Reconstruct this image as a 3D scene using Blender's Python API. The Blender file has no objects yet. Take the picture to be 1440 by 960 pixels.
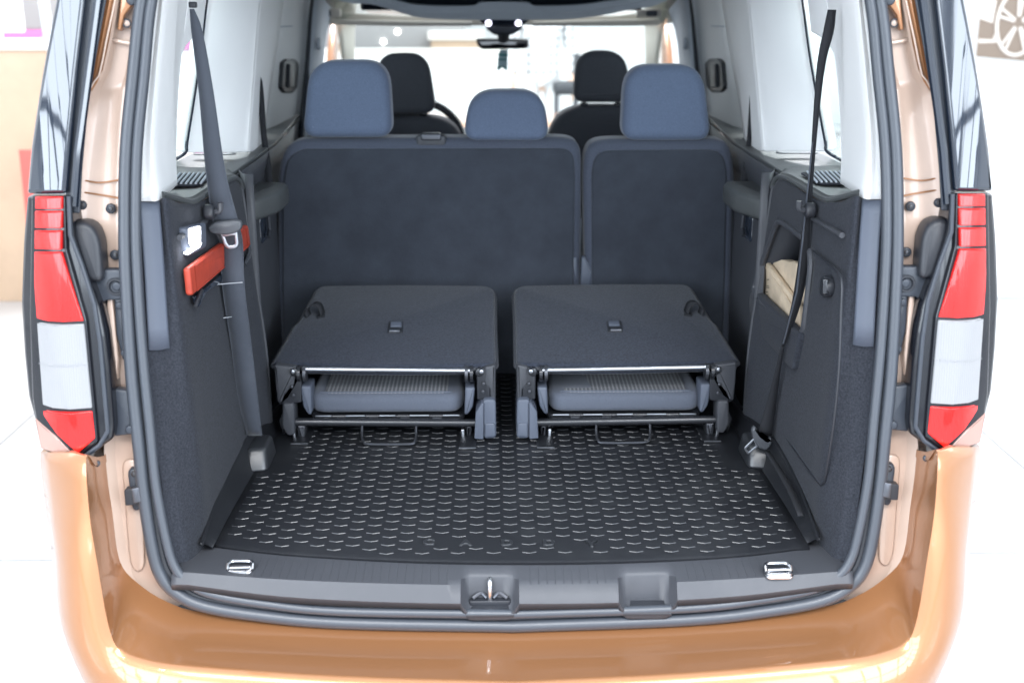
import bpy, bmesh, math, random
from mathutils import Vector, Matrix
R = math.radians
random.seed(4)
S = bpy.context.scene
COL = S.collection

# ------------------------------------------------------------------ camera, world, lights, exposure
cam_d = bpy.data.cameras.new('camera'); cam = bpy.data.objects.new('camera', cam_d); COL.objects.link(cam)
PITCH, YAW = R(16.4), R(.95)
CAMP = Vector((-.037, -2.0, 1.64))
cam.location = CAMP; cam.rotation_euler = (math.pi/2-PITCH, 0, -YAW)
cam_d.sensor_width = 36; cam_d.sensor_fit = 'HORIZONTAL'; cam_d.lens = 1630/1440*36
cam_d.clip_start = .05; cam_d.clip_end = 200
cam_d.dof.use_dof = True; cam_d.dof.focus_distance = 2.55; cam_d.dof.aperture_fstop = 2.7
S.camera = cam
W = bpy.data.worlds.new('World'); S.world = W; W.use_nodes = True
bg = W.node_tree.nodes['Background']; bg.inputs[0].default_value = (.85, .95, 1.08, 1); bg.inputs[1].default_value = 1.25
def area(name, loc, target, sx, sy, power, col=(1, 1, 1)):
    l = bpy.data.lights.new(name, 'AREA'); l.shape = 'RECTANGLE'; l.size = sx; l.size_y = sy; l.energy = power; l.color = col
    o = bpy.data.objects.new(name, l); COL.objects.link(o); o.location = loc
    o.rotation_euler = (Vector(target)-Vector(loc)).to_track_quat('-Z', 'Y').to_euler(); return o
area('showroom_ceiling_light', (0, -3.4, 4.2), (0, -1.6, 0), 5.0, 1.6, 240)
area('showroom_ceiling_light', (-5.6, 2.0, 4.2), (-6.2, 2.0, 0), 1.5, 9.0, 90)
area('showroom_ceiling_light', (5.6, 2.0, 4.2), (6.2, 2.0, 0), 1.5, 9.0, 120)
area('showroom_ceiling_light', (0, 6.2, 4.2), (0, 6.2, 0), 5.0, 1.5, 420)
area('rear_soft_light', (-5.4, -6.2, 2.9), (-.4, 0, 1.1), 6.0, 3.6, 360, (.84, .94, 1.05))  # broad unseen light put behind the camera for pillar reflections and rear-facing surfaces
area('rear_soft_light', (5.2, -6.4, 2.9), (.4, 0, 1.1), 6.0, 3.6, 360, (.84, .94, 1.05))
for (lx, ly) in ((-.55, -2.6), (-.15, -2.6), (1.5, -3.0), (-2.6, -2.4)): area('showroom_spotlight', (lx, ly, 4.0), (lx, ly+.8, 0), .22, .12, 9)
S.view_settings.view_transform = 'Standard'; S.view_settings.look = 'None'
S.view_settings.exposure = .72; S.view_settings.gamma = 1
S.render.engine = 'CYCLES'
S.cycles.max_bounces = 8; S.cycles.transparent_max_bounces = 12
S.cycles.use_denoising = True
S.cycles.caustics_reflective = False; S.cycles.caustics_refractive = False

# ------------------------------------------------------------------ measuring the photograph: a picture point at a known plane -> a place
FW = Vector((math.sin(YAW)*math.cos(PITCH), math.cos(YAW)*math.cos(PITCH), -math.sin(PITCH)))
RT = Vector((math.cos(YAW), -math.sin(YAW), 0)); UP = RT.cross(FW)
def ray(u, v): return FW+RT*((u-720)/1630)-UP*((v-480)/1630)
def PY(u, v, y): d = ray(u, v); return CAMP+d*((y-CAMP.y)/d.y)
def PZ(u, v, z): d = ray(u, v); return CAMP+d*((z-CAMP.z)/d.z)
def PX(u, v, x): d = ray(u, v); return CAMP+d*((x-CAMP.x)/d.x)
def PT(u, v, off=0., a=-.045, b=.13):            # the leaning plane of the rear opening: y = a + off + b z
    d = ray(u, v); return CAMP+d*((a+off+b*CAMP.z-CAMP.y)/(d.y-b*d.z))
def PP(u, v, a, b):                              # plane z = a + b y
    d = ray(u, v); return CAMP+d*((a+b*CAMP.y-CAMP.z)/(d.z-b*d.y))
def lamp_y(x, z): return .02+.12*(z-.8)+3.0*max(0, abs(x)-.79)**2
def PF(u, v, f=lamp_y, off=0.):
    y = .06
    for _ in range(6):
        p = PY(u, v, y); y = f(p.x, p.z)+off
    return PY(u, v, y)

# ------------------------------------------------------------------ materials
def mat(name, col, rough=.5, metal=0., spec=.5, coat=0., coat_r=.05, bump=None, var=None, sheen=0., trans=0., emit=None, dust=None, flake=None):
    m = bpy.data.materials.new(name); m.use_nodes = True
    N, L = m.node_tree.nodes, m.node_tree.links; b = N['Principled BSDF']
    b.inputs['Base Color'].default_value = (*col, 1); b.inputs['Roughness'].default_value = rough
    b.inputs['Metallic'].default_value = metal; b.inputs['Specular IOR Level'].default_value = spec
    b.inputs['Coat Weight'].default_value = coat; b.inputs['Coat Roughness'].default_value = coat_r
    b.inputs['Sheen Weight'].default_value = sheen; b.inputs['Sheen Roughness'].default_value = .4
    b.inputs['Transmission Weight'].default_value = trans
    if emit: b.inputs['Emission Color'].default_value = (*emit[:3], 1); b.inputs['Emission Strength'].default_value = emit[3]
    tc = N.new('ShaderNodeTexCoord')
    cur = None
    def noise(scale, detail=4, rough_=.6):
        n = N.new('ShaderNodeTexNoise'); n.inputs['Scale'].default_value = scale; n.inputs['Detail'].default_value = detail
        n.inputs['Roughness'].default_value = rough_; L.new(tc.outputs['Object'], n.inputs['Vector']); return n
    if var:                                      # (scale, dark factor, light factor) mottling
        n = noise(var[0]); r = N.new('ShaderNodeValToRGB'); L.new(n.outputs['Fac'], r.inputs[0])
        r.color_ramp.elements[0].position = .32; r.color_ramp.elements[1].position = .68
        r.color_ramp.elements[0].color = (*[c*var[1] for c in col], 1); r.color_ramp.elements[1].color = (*[min(1, c*var[2]) for c in col], 1)
        cur = r.outputs[0]
    if dust:                                     # (scale, amount, colour) worn, dusty smears
        n = noise(dust[0], 6, .7); r = N.new('ShaderNodeValToRGB'); L.new(n.outputs['Fac'], r.inputs[0])
        r.color_ramp.elements[0].position = .5; r.color_ramp.elements[1].position = .8
        r.color_ramp.elements[0].color = (0, 0, 0, 1); r.color_ramp.elements[1].color = (dust[1],)*3+(1,)
        mx = N.new('ShaderNodeMixRGB'); L.new(r.outputs[0], mx.inputs[0])
        if cur: L.new(cur, mx.inputs[1])
        else: mx.inputs[1].default_value = (*col, 1)
        mx.inputs[2].default_value = (*dust[2], 1); cur = mx.outputs[0]
    if cur: L.new(cur, b.inputs['Base Color'])
    if bump:                                     # list of (scale, strength, distance)
        prev = None
        for sc, st, di in (bump if isinstance(bump, list) else [bump]):
            n = noise(sc, 3, .6); bp = N.new('ShaderNodeBump'); bp.inputs['Strength'].default_value = st; bp.inputs['Distance'].default_value = di
            L.new(n.outputs['Fac'], bp.inputs['Height'])
            if prev: L.new(prev, bp.inputs['Normal'])
            prev = bp.outputs[0]
        L.new(prev, b.inputs['Normal'])
    if flake:
        v = N.new('ShaderNodeTexVoronoi'); v.inputs['Scale'].default_value = 1800; L.new(tc.outputs['Object'], v.inputs['Vector'])
        mr = N.new('ShaderNodeMapRange'); mr.inputs[3].default_value = rough-flake; mr.inputs[4].default_value = rough+flake
        L.new(v.outputs['Color'], mr.inputs[0]); L.new(mr.outputs[0], b.inputs['Roughness'])
    return m
def glass(name, tint, refl=.08):
    m = bpy.data.materials.new(name); m.use_nodes = True; N, L = m.node_tree.nodes, m.node_tree.links
    N.clear(); o = N.new('ShaderNodeOutputMaterial'); t = N.new('ShaderNodeBsdfTransparent'); g = N.new('ShaderNodeBsdfGlossy')
    t.inputs[0].default_value = (*tint, 1); g.inputs['Roughness'].default_value = .02
    lw = N.new('ShaderNodeLayerWeight'); lw.inputs[0].default_value = .5; pw = N.new('ShaderNodeMath'); pw.operation = 'POWER'; pw.inputs[1].default_value = 4
    f = N.new('ShaderNodeMath'); f.operation = 'MULTIPLY_ADD'; f.inputs[1].default_value = .8; f.inputs[2].default_value = .03; mx = N.new('ShaderNodeMixShader')
    L.new(lw.outputs['Facing'], pw.inputs[0]); L.new(pw.outputs[0], f.inputs[0])
    L.new(f.outputs[0], mx.inputs[0]); L.new(t.outputs[0], mx.inputs[1]); L.new(g.outputs[0], mx.inputs[2]); L.new(mx.outputs[0], o.inputs[0])
    return m
M = {}
M['paint'] = mat('copper_paint', (.375, .170, .072), .35, .5, .5, 1.0, .03, flake=.06)
M['paint'].node_tree.nodes['Principled BSDF'].inputs['Coat IOR'].default_value = 1.5
M['jamb'] = mat('jamb_copper_lit', (.52, .385, .31), .38, .15, .5, .6, .1, var=(9, .95, 1.04))  # body copper paled, bright light reflected on the jamb put into the colour
M['gloss'] = mat('gloss_black', (.010, .016, .028), .06, 0, .6, 1.0, .02)
M['plastic'] = mat('black_plastic', (.022, .024, .030), .45, bump=(900, .25, .0006), spec=.5)
M['plate'] = mat('dark_plate', (.03, .036, .048), .4, bump=(500, .15, .0006))
M['hard'] = mat('grained_plastic', (.050, .053, .062), .5, bump=(700, .35, .0008), spec=.45, dust=(5, .25, (.10, .10, .11)))
M['shelf'] = mat('shelf_plastic', (.065, .07, .072), .42, bump=(700, .3, .0008), spec=.6)
M['carpet'] = mat('trim_carpet', (.031, .034, .043), .95, bump=[(330, .6, .002)], var=(260, .66, 1.38), sheen=.06, spec=.15)
M['backcarpet'] = mat('seat_back_carpet', (.044, .050, .064), .95, bump=[(300, .6, .002), (9, .2, .012)], var=(11, .88, 1.14), sheen=.22, spec=.12)
M['panelcarpet'] = mat('panel_carpet', (.032, .037, .052), .95, bump=[(280, .6, .002)], var=(240, .6, 1.45), sheen=.25, spec=.15)
M['fabric'] = mat('seat_fabric', (.108, .138, .205), .9, bump=[(420, .45, .0012)], var=(420, .84, 1.17), sheen=.35, spec=.15)
M['rimfabric'] = mat('seat_rim_fabric', (.070, .080, .108), .9, bump=[(420, .45, .0012)], var=(420, .84, 1.17), sheen=.3, spec=.15)
M['frontfabric'] = mat('front_seat_fabric', (.085, .090, .105), .9, bump=[(1100, .5, .001)], var=(500, .8, 1.25), sheen=.2, spec=.15)
M['cushion'] = mat('cushion_fabric', (.105, .118, .150), .9, bump=[(1100, .5, .001)], var=(500, .85, 1.2), sheen=.3, spec=.15)
M['seal'] = mat('seal_rubber', (.048, .055, .068), .42, bump=(300, .12, .0008), spec=.6)
M['white'] = mat('pale_trim', (.87, .87, .865), .6, bump=(800, .15, .0005), spec=.35)
M['trimgrey'] = mat('grey_trim', (.44, .48, .53), .6, bump=(800, .15, .0005), spec=.35)
M['pilgrey'] = mat('bluegrey_trim', (.095, .110, .145), .5, bump=(800, .3, .0006))
M['liner'] = mat('headliner', (.66, .69, .72), .9, bump=(500, .3, .0008))
M['beige'] = mat('visor_beige', (.58, .55, .49), .8)
M['red'] = mat('red_lens', (.75, .010, .008), .12, 0, .3, .6, .02, bump=(60, .05, .002))
M['lampblack'] = mat('lamp_black', (.008, .009, .013), .18, 0, .35, .35, .05)
M['lens'] = mat('white_lens', (.25, .252, .26), .15, 0, .3, .6, .02, bump=(40, .04, .002))
def fluted(m, scale, strength):                  # moulded optics under the smooth outer skin of a lens
    N, L = m.node_tree.nodes, m.node_tree.links; b = N['Principled BSDF']; tc = N.new('ShaderNodeTexCoord'); wv = N.new('ShaderNodeTexWave'); wv.bands_direction = 'X'
    wv.inputs['Scale'].default_value = scale; L.new(tc.outputs['Object'], wv.inputs['Vector']); bp = N.new('ShaderNodeBump'); bp.inputs['Strength'].default_value = strength; bp.inputs['Distance'].default_value = .003
    L.new(wv.outputs['Fac'], bp.inputs['Height']); L.new(bp.outputs[0], b.inputs['Normal'])
fluted(M['red'], 90, .16); fluted(M['lens'], 70, .16)
M['clear'] = mat('clear_lens', (.34, .20, .165), .1, 0, .5, 1.0, .02)
M['silver'] = mat('silver_tube', (.50, .52, .56), .28, 1.0)
M['chrome'] = mat('chrome', (.62, .62, .64), .24, 1.0)
M['blackmetal'] = mat('black_metal', (.03, .032, .038), .25, .3, .6, .4)
M['steel'] = mat('dark_steel', (.10, .105, .12), .35, .7, bump=(200, .1, .001))
M['mat'] = mat('mat_rubber', (.011, .012, .015), .42, bump=[(350, .3, .0008)], spec=.5, dust=(3.2, .35, (.05, .053, .056)))
M['ridge'] = mat('mat_ridge', (.024, .026, .030), .33, spec=.7)
M['webbing'] = mat('belt_webbing', (.062, .070, .088), .75, bump=[(900, .4, .001)], sheen=.3, spec=.25, dust=(9, .3, (.12, .13, .15)))
M['webdark'] = mat('belt_webbing_dark', (.022, .023, .027), .8, bump=[(900, .4, .001)], spec=.2)
M['buckle'] = mat('belt_buckle', (.07, .075, .085), .4)
M['orange'] = mat('orange_case', (.43, .055, .03), .45, bump=(60, .1, .002), var=(30, .85, 1.1))
M['card'] = mat('cardboard', (.60, .48, .35), .85, bump=[(120, .25, .002)], var=(18, .85, 1.1))
M['ink'] = mat('ink', (.06, .05, .04), .8)
M['lampglow'] = mat('lamp_glow', (1, 1, 1), .4, emit=(.93, .96, 1.0, 14))
M['lampbody'] = mat('lamp_housing', (.5, .52, .56), .4)
M['teal'] = mat('tag_teal', (.03, .24, .24), .7)
M['tagpale'] = mat('tag_pale', (.45, .62, .66), .7)
M['tile'] = mat('floor_tile', (.43, .43, .43), .16, spec=.5, var=(1.2, .97, 1.02))
M['grout'] = mat('floor_grout', (.25, .25, .25), .8)
M['wallwhite'] = mat('wall_white', (.80, .80, .79), .7)
M['wallgrey'] = mat('wall_grey', (.34, .33, .33), .8)
M['pink'] = mat('pink_strip', (.55, .16, .38), .6)
M['wood'] = mat('pale_wood', (.50, .36, .25), .5, var=(2.5, .9, 1.08))
M['woodtop'] = mat('counter_top', (.85, .80, .74), .3)
M['redsign'] = mat('red_plastic', (.80, .10, .08), .5)
M['post'] = mat('grey_post', (.48, .53, .56), .4)
M['taupe'] = mat('poster_taupe', (.20, .155, .12), .6)
M['posterpale'] = mat('poster_pale', (.55, .50, .45), .6)
M['posterwheel'] = mat('poster_wheel', (.62, .50, .40), .6)
M['skin'] = mat('skin', (.55, .36, .27), .5)
M['hair'] = mat('hair', (.03, .025, .02), .6)
M['trousers'] = mat('trousers', (.55, .55, .56), .8)
M['glassclear'] = glass('window_glass', (.93, .96, .95))
M['glasstint'] = glass('quarter_glass', (.90, .95, .94))
def check(name, base, line, scale, width):       # woven check: pale threads on a darker ground
    m = mat(name, base, .9, sheen=.3, spec=.15); N, L = m.node_tree.nodes, m.node_tree.links; b = N['Principled BSDF']
    tc = N.new('ShaderNodeTexCoord'); sp = N.new('ShaderNodeSeparateXYZ'); L.new(tc.outputs['Object'], sp.inputs[0]); outs = []
    ax = ((0, scale), (1, scale)) if name != 'plaid_shirt' else ((0, scale), (2, scale))
    for i, sc in ax:
        a = N.new('ShaderNodeMath'); a.operation = 'MULTIPLY'; a.inputs[1].default_value = sc; L.new(sp.outputs[i], a.inputs[0])
        f = N.new('ShaderNodeMath'); f.operation = 'FRACT'; L.new(a.outputs[0], f.inputs[0])
        g = N.new('ShaderNodeMath'); g.operation = 'LESS_THAN'; g.inputs[1].default_value = width; L.new(f.outputs[0], g.inputs[0]); outs.append(g)
    ad = N.new('ShaderNodeMath'); ad.operation = 'ADD'; L.new(outs[0].outputs[0], ad.inputs[0]); L.new(outs[1].outputs[0], ad.inputs[1])
    ml = N.new('ShaderNodeMath'); ml.operation = 'MULTIPLY'; ml.inputs[1].default_value = .5; L.new(ad.outputs[0], ml.inputs[0])
    mx = N.new('ShaderNodeMixRGB'); L.new(ml.outputs[0], mx.inputs[0]); mx.inputs[1].default_value = (*base, 1); mx.inputs[2].default_value = (*line, 1)
    L.new(mx.outputs[0], b.inputs['Base Color']); return m
M['check'] = check('check_fabric', (.045, .048, .056), (.26, .27, .29), 100, .42)
M['plaid'] = check('plaid_shirt', (.60, .60, .61), (.09, .09, .10), 15, .30)

# ------------------------------------------------------------------ building helpers
BASE = {}                                        # object -> world place of its root
MIRROR = [None]                                  # None, or the x of the plane things are mirrored about
def thing(name, label, cat, loc=(0, 0, 0), group=None, kind=None):
    o = bpy.data.objects.new(name, None); COL.objects.link(o); o.location = loc; o.empty_display_size = .1
    o['label'] = label; o['category'] = cat
    if group: o['group'] = group
    if kind: o['kind'] = kind
    BASE[o] = Vector(loc); return o
def obj(name, V, F, m, parent=None, ang=38, label=None, kind=None, solid=None, smooth=True):
    me = bpy.data.meshes.new(name)
    V = [Vector(v) for v in V]; F = [tuple(f) for f in F]
    if MIRROR[0] is not None:
        V = [Vector((2*MIRROR[0]-v.x, v.y, v.z)) for v in V]; F = [f[::-1] for f in F]
    off = BASE[parent] if parent is not None else Vector((0, 0, 0))
    me.from_pydata([v-off for v in V], [], F)
    if solid is None:
        bm = bmesh.new(); bm.from_mesh(me); bmesh.ops.recalc_face_normals(bm, faces=bm.faces); bm.to_mesh(me); bm.free()
    if smooth:
        me.polygons.foreach_set('use_smooth', [True]*len(me.polygons)); me.set_sharp_from_angle(angle=R(ang))
    me.materials.append(M[m]); me.update()
    o = bpy.data.objects.new(name, me); COL.objects.link(o)
    if parent is not None: o.parent = parent
    BASE[o] = off
    if label: o['label'] = label
    if kind: o['kind'] = kind
    if solid:
        md = o.modifiers.new('thickness', 'SOLIDIFY'); md.thickness = solid; md.offset = 0
    return o
def tag(o, label, cat, group=None):
    o['label'] = label; o['category'] = cat
    if group: o['group'] = group
    return o
class G:                                         # gathers several shapes into ONE mesh
    def __init__(s): s.V, s.F = [], []
    def add(s, vf):
        n = len(s.V); s.V += [Vector(v) for v in vf[0]]; s.F += [tuple(i+n for i in f) for f in vf[1]]; return s
    def vf(s): return s.V, s.F
def crs(P, n):                                   # Catmull-Rom through the points, n steps per span
    P = [Vector(p) for p in P]; out = []
    for i in range(len(P)-1):
        p0 = P[i-1] if i else P[0]*2-P[1]; p1, p2 = P[i], P[i+1]; p3 = P[i+2] if i+2 < len(P) else P[-1]*2-P[-2]
        for k in range(n):
            t = k/n
            out.append(.5*((2*p1)+(p2-p0)*t+(2*p0-5*p1+4*p2-p3)*t*t+(3*p1-p0-3*p2+p3)*t**3))
    return out+[P[-1]]
def loft(rows, nu=0, nv=0):
    if nu: rows = [crs(r, nu) for r in rows]
    if nv:
        cols = [crs([r[i] for r in rows], nv) for i in range(len(rows[0]))]; rows = [[c[j] for c in cols] for j in range(len(cols[0]))]
    n = len(rows[0]); V = [p for r in rows for p in r]
    F = [(j*n+i, j*n+i+1, (j+1)*n+i+1, (j+1)*n+i) for j in range(len(rows)-1) for i in range(n-1)]
    return V, F
def tube(P, r, n=10, closed=False, flat=1.0, upv=None):
    P = [Vector(p) for p in P]; N = len(P); V, F = [], []; prev = None
    for i, p in enumerate(P):
        a = P[(i-1) % N] if (closed or i) else P[0]; b = P[(i+1) % N] if (closed or i < N-1) else P[-1]
        t = (b-a).normalized()
        if upv is not None: x = Vector(upv)
        elif prev is None: x = Vector((0, 0, 1)) if abs(t.z) < .9 else Vector((1, 0, 0))
        else: x = prev
        x = (x-t*x.dot(t)).normalized(); prev = x; y = t.cross(x); rr = r[i] if isinstance(r, (list, tuple)) else r
        for k in range(n):
            c = 2*math.pi*k/n; V.append(p+x*(rr*math.cos(c))+y*(rr*flat*math.sin(c)))
    for i in range(N if closed else N-1):
        j = (i+1) % N
        for k in range(n): F.append((i*n+k, i*n+(k+1) % n, j*n+(k+1) % n, j*n+k))
    if not closed: F.append(tuple(range(n))[::-1]); F.append(tuple((N-1)*n+k for k in range(n)))
    return V, F
def rnd(P, r, n=5):                              # polygon with rounded corners
    P = [Vector(p) for p in P]; out = []; N = len(P)
    for i in range(N):
        p, a, b = P[i], P[i-1], P[(i+1) % N]; rr = r[i] if isinstance(r, (list, tuple)) else r
        da, db = (a-p), (b-p); ra, rb = min(rr, da.length*.49), min(rr, db.length*.49)
        if rr <= 1e-6: out.append(p); continue
        s, e = p+da.normalized()*ra, p+db.normalized()*rb
        for k in range(n+1):
            t = k/n; out.append(s*(1-t)**2+p*2*t*(1-t)+e*t*t)
    return out
def inset(P, d):
    N = len(P); out = []
    A = sum(P[i][0]*P[(i+1) % N][1]-P[(i+1) % N][0]*P[i][1] for i in range(N)); sg = 1 if A > 0 else -1
    for i in range(N):
        p = P[i]; a = p-P[i-1]; b = P[(i+1) % N]-p
        na = Vector((-a[1], a[0])); nb = Vector((-b[1], b[0])); na = na.normalized() if na.length > 1e-9 else Vector((0, 0)); nb = nb.normalized() if nb.length > 1e-9 else na
        m = (na+nb)
        if m.length < 1e-6: m = na
        m.normalize(); c = max(.35, m.dot(na)); out.append(p+m*(sg*d/c))
    return out
def prism(P2, f, depth, r=.004, n=3, back_r=None, bulge=0.):
    """outline P2 in the plane (a, b), f(a, b, h) -> place, h runs from the front face away from the viewer; front and back edges rounded"""
    P2 = [Vector((p[0], p[1])) for p in P2]; N = len(P2); rings = []
    br = r if back_r is None else back_r
    c = sum(P2, Vector((0, 0)))/N
    if bulge:
        for s in (.25, .5, .75, .9):
            q = inset(P2, r); rings.append(([c+(p-c)*s for p in q], -bulge*(1-s*s)))
    for i in range(n+1):
        th = i/n*math.pi/2; rings.append((inset(P2, r*(1-math.sin(th))) if r > 1e-7 and i < n else P2, r*(1-math.cos(th))))
    if br:
        for i in range(n+1):
            th = math.pi/2*(1-i/n); rings.append((inset(P2, br*(1-math.sin(th))) if i else P2, depth-br*(1-math.cos(th))))
    else: rings.append((P2, depth))
    V = [f(p[0], p[1], h) for q, h in rings for p in q]; F = []
    for j in range(len(rings)-1):
        for i in range(N): F.append((j*N+i, j*N+(i+1) % N, (j+1)*N+(i+1) % N, (j+1)*N+i))
    F.append(tuple(range(N))[::-1]); k = (len(rings)-1)*N; F.append(tuple(k+i for i in range(N)))
    return V, F
def fy(y0): return lambda a, b, h: Vector((a, y0+h, b))                 # upright plane facing the camera side
def fz(z0): return lambda a, b, h: Vector((a, b, z0-h))                 # level plane facing up
def fx(x0, s=-1): return lambda a, b, h: Vector((x0+s*h, a, b))         # wall plane: outline in (y, z), depth towards s
def ftrace(px, y): return [Vector((p.x, p.z)) for p in (PY(u, v, y) for u, v in px)]
def plate(px, y, depth, rr=.004, r=.002, off=None):                     # a plate traced at depth y
    return prism(rnd(ftrace(px, y), rr), fy(y), depth, r)
def box(c, s, r=.003):
    x, y, z = c; a, b, d = s
    return prism(rnd([(x-a/2, z-d/2), (x+a/2, z-d/2), (x+a/2, z+d/2), (x-a/2, z+d/2)], r, 2), fy(y-b/2), b, min(r, b*.4), 2)
def disc(c, r, h, axis='y', n=16, rr=None):
    P = [(r*math.cos(2*math.pi*k/n), r*math.sin(2*math.pi*k/n)) for k in range(n)]
    c = Vector(c); rr = min(r, h)*.35 if rr is None else rr
    f = {'y': lambda a, b, t: c+Vector((a, t, b)), 'z': lambda a, b, t: c+Vector((a, b, -t)), 'x': lambda a, b, t: c+Vector((-t, a, b)), 'X': lambda a, b, t: c+Vector((t, a, b))}[axis]
    return prism(P, f, h, rr, 3)
def strap(L_, R_, t=.002, n=5):                   # webbing between a left and a right edge line
    l, r = crs(L_, n), crs(R_, n); V, F = [], []
    for a, b in zip(l, r):
        d = (b-a).normalized(); V += [a, a+(b-a)*.5, b]
    V, F = loft([[a, (a+b)*.5, b] for a, b in zip(l, r)])
    return V, F
def both(fn, x0=0.):
    for side, mx in (('left', None), ('right', x0)):
        MIRROR[0] = mx; fn(side)
    MIRROR[0] = None

# ================================================================== SETTING: the showroom
fl = obj('floor', *loft([[(-9, -5, -.03), (9, -5, -.03)], [(-9, 14, -.03), (9, 14, -.03)]]), 'grout', kind='structure')
TS = 1.28; tile_me = None
tv, tf = prism([(-TS/2+.003, -TS/2+.003), (TS/2-.003, -TS/2+.003), (TS/2-.003, TS/2-.003), (-TS/2+.003, TS/2-.003)], fz(0), .025, .002, 1, 0)
tile_me = bpy.data.meshes.new('floor_tile'); tile_me.from_pydata(tv, [], tf); tile_me.materials.append(M['tile'])
for i in range(-6, 7):
    for j in range(-4, 10):
        o = bpy.data.objects.new('floor_tile', tile_me); COL.objects.link(o); o.parent = fl
        o.location = (-.02+i*TS, 1.234-TS/2+j*TS, random.uniform(-.0004, .0004))
def slab(name, x0, x1, y0, y1, z0, z1, m, parent=None, r=.01, **k):
    return obj(name, *box(((x0+x1)/2, (y0+y1)/2, (z0+z1)/2), (x1-x0, y1-y0, z1-z0), r), m, parent, **k)
# walls behind
w = slab('showroom_wall', -8.5, 8.5, 13.0, 13.2, 0, 4.2, 'wallwhite'); w['kind'] = 'structure'
w = slab('showroom_wall', -8.7, -8.5, -4.5, 13.2, 0, 4.2, 'wallwhite'); w['kind'] = 'structure'
w = slab('showroom_wall', 8.5, 8.7, -4.5, 13.2, 0, 4.2, 'wallwhite'); w['kind'] = 'structure'
# grey partition with a pink strip, far left
t = thing('partition', 'grey partition wall with a pink stripe behind the wooden counter', 'partition', (-5, 6.4, 0))
slab('panel', -7.2, -1.9, 6.4, 6.5, 0, 1.30, 'wallwhite', t); slab('stripe', -7.2, -1.9, 6.39, 6.5, 1.302, 1.44, 'pink', t); slab('upper_panel', -7.2, -1.9, 6.4, 6.5, 1.442, 2.7, 'wallgrey', t)
t = thing('display_wall', 'low white display wall seen through the windscreen', 'display wall', (0, 11, 0))
slab('panel', -3.2, 1.0, 11.0, 11.2, 0, 1.09, 'wallwhite', t); slab('cap', -3.22, 1.02, 10.98, 11.22, 1.092, 1.13, 'woodtop', t)
t = thing('grey_screen', 'grey partition panel with two painted glints of ceiling lights seen through the windscreen', 'partition', (-1.4, 11.6, 0))
slab('panel', -2.6, -.35, 11.6, 11.7, 0, 2.6, 'wallgrey', t)
M['spot'] = mat('glint_glow', (1, 1, 1), .4, emit=(1, .98, .94, 6))
for (u, v) in ((559, 45), (539, 59)):
    p = PY(u, v, 11.58); obj('light_glint', *disc(p, .024, .03), 'spot', t)  # glowing discs drawn for ceiling lights reflected on the panel
t = thing('reception_desk', 'beige reception desk seen high through the windscreen, left of the mirror', 'desk', (-.6, 11.5, 0))
a, b = PY(606, 64, 11.4), PY(676, 44, 11.4)
slab('front', a.x, b.x, 11.4, 11.9, 0, b.z-.10, 'wood', t); slab('top', a.x-.03, b.x+.03, 11.36, 11.94, b.z-.098, b.z, 'woodtop', t)
a, b = PY(786, 150, 7.6), PY(808, 112, 7.6)
t = thing('stool', 'small dark stool beyond the windscreen beside the checked shirt', 'stool', ((a.x+b.x)/2, 7.6, 0))
slab('seat', a.x-.05, b.x+.08, 7.5, 7.8, b.z-.12, b.z-.02, 'plastic', t, .03); slab('back', b.x+.0, b.x+.05, 7.5, 7.8, b.z, b.z+.2, 'plastic', t, .02)
for dx, dy in ((-.02, 7.53), (.14, 7.53), (-.02, 7.77), (.14, 7.77)): obj('leg', *tube([(a.x+dx, dy, 0), (a.x+dx, dy, b.z-.121)], .014, 8), 'steel', t)
for (cx_, cy_, ang) in ((-5.4, -6.2, 1), (5.2, -6.4, -1)):       # unseen bars added behind the camera to break up reflections in the gloss
    t = thing('reflection_frame', 'grey bars added behind the camera to break up reflections, %s' % ('on the left' if ang > 0 else 'on the right'), 'bars', (cx_, cy_, 0), 'added bars behind the camera')
    d = Vector((-.4*ang-cx_, 0-cy_, 0)).normalized(); n = Vector((d.y, -d.x, 0)); c0 = Vector((cx_, cy_, 0))+d*.25
    for k in range(6): p = c0+n*(-2.9+k*1.16); obj('reflection_bar', *tube([p+Vector((0, 0, .0)), p+Vector((0, 0, 4.6))], .07, 8), 'plastic', t)
    for z in (.05, 2.3, 4.55): obj('cross_bar', *tube([c0+n*-2.97+Vector((0, 0, z)), c0+n*2.97+Vector((0, 0, z))], .06, 8), 'plastic', t)
# wooden counter, far left
t = thing('counter', 'pale wooden counter at the left edge, behind the tail lamp', 'counter', (-3.1, 4.5, 0))
slab('front_panel', -4.4, -2.28, 4.42, 4.46, .0, 1.38, 'wood', t, .004)
slab('body', -4.4, -2.28, 4.462, 5.0, .0, 1.38, 'wood', t, .004); slab('top', -4.45, -2.25, 4.40, 5.04, 1.382, 1.425, 'woodtop', t)
p = PY(1, 64, 4.41); obj('knob', *disc(p, .018, .02), 'plastic', t)
t = thing('monitor', 'white monitor standing on the wooden counter', 'monitor', (-2.72, 4.6, 1.425))
slab('screen', -2.95, -2.60, 4.60, 4.64, 1.47, 1.69, 'wallwhite', t); slab('stand', -2.80, -2.74, 4.64, 4.68, 1.425, 1.6, 'wallwhite', t)
t = thing('post', 'slim grey post standing on the counter beside the monitor', 'post', (-2.53, 4.7, 1.425))
obj('shaft', *tube([(-2.50, 4.7, 1.44), (-2.56, 4.75, 2.4)], .028, 12), 'post', t); obj('foot', *disc((-2.50, 4.7, 1.44), .05, .014, 'z'), 'post', t)
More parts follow.
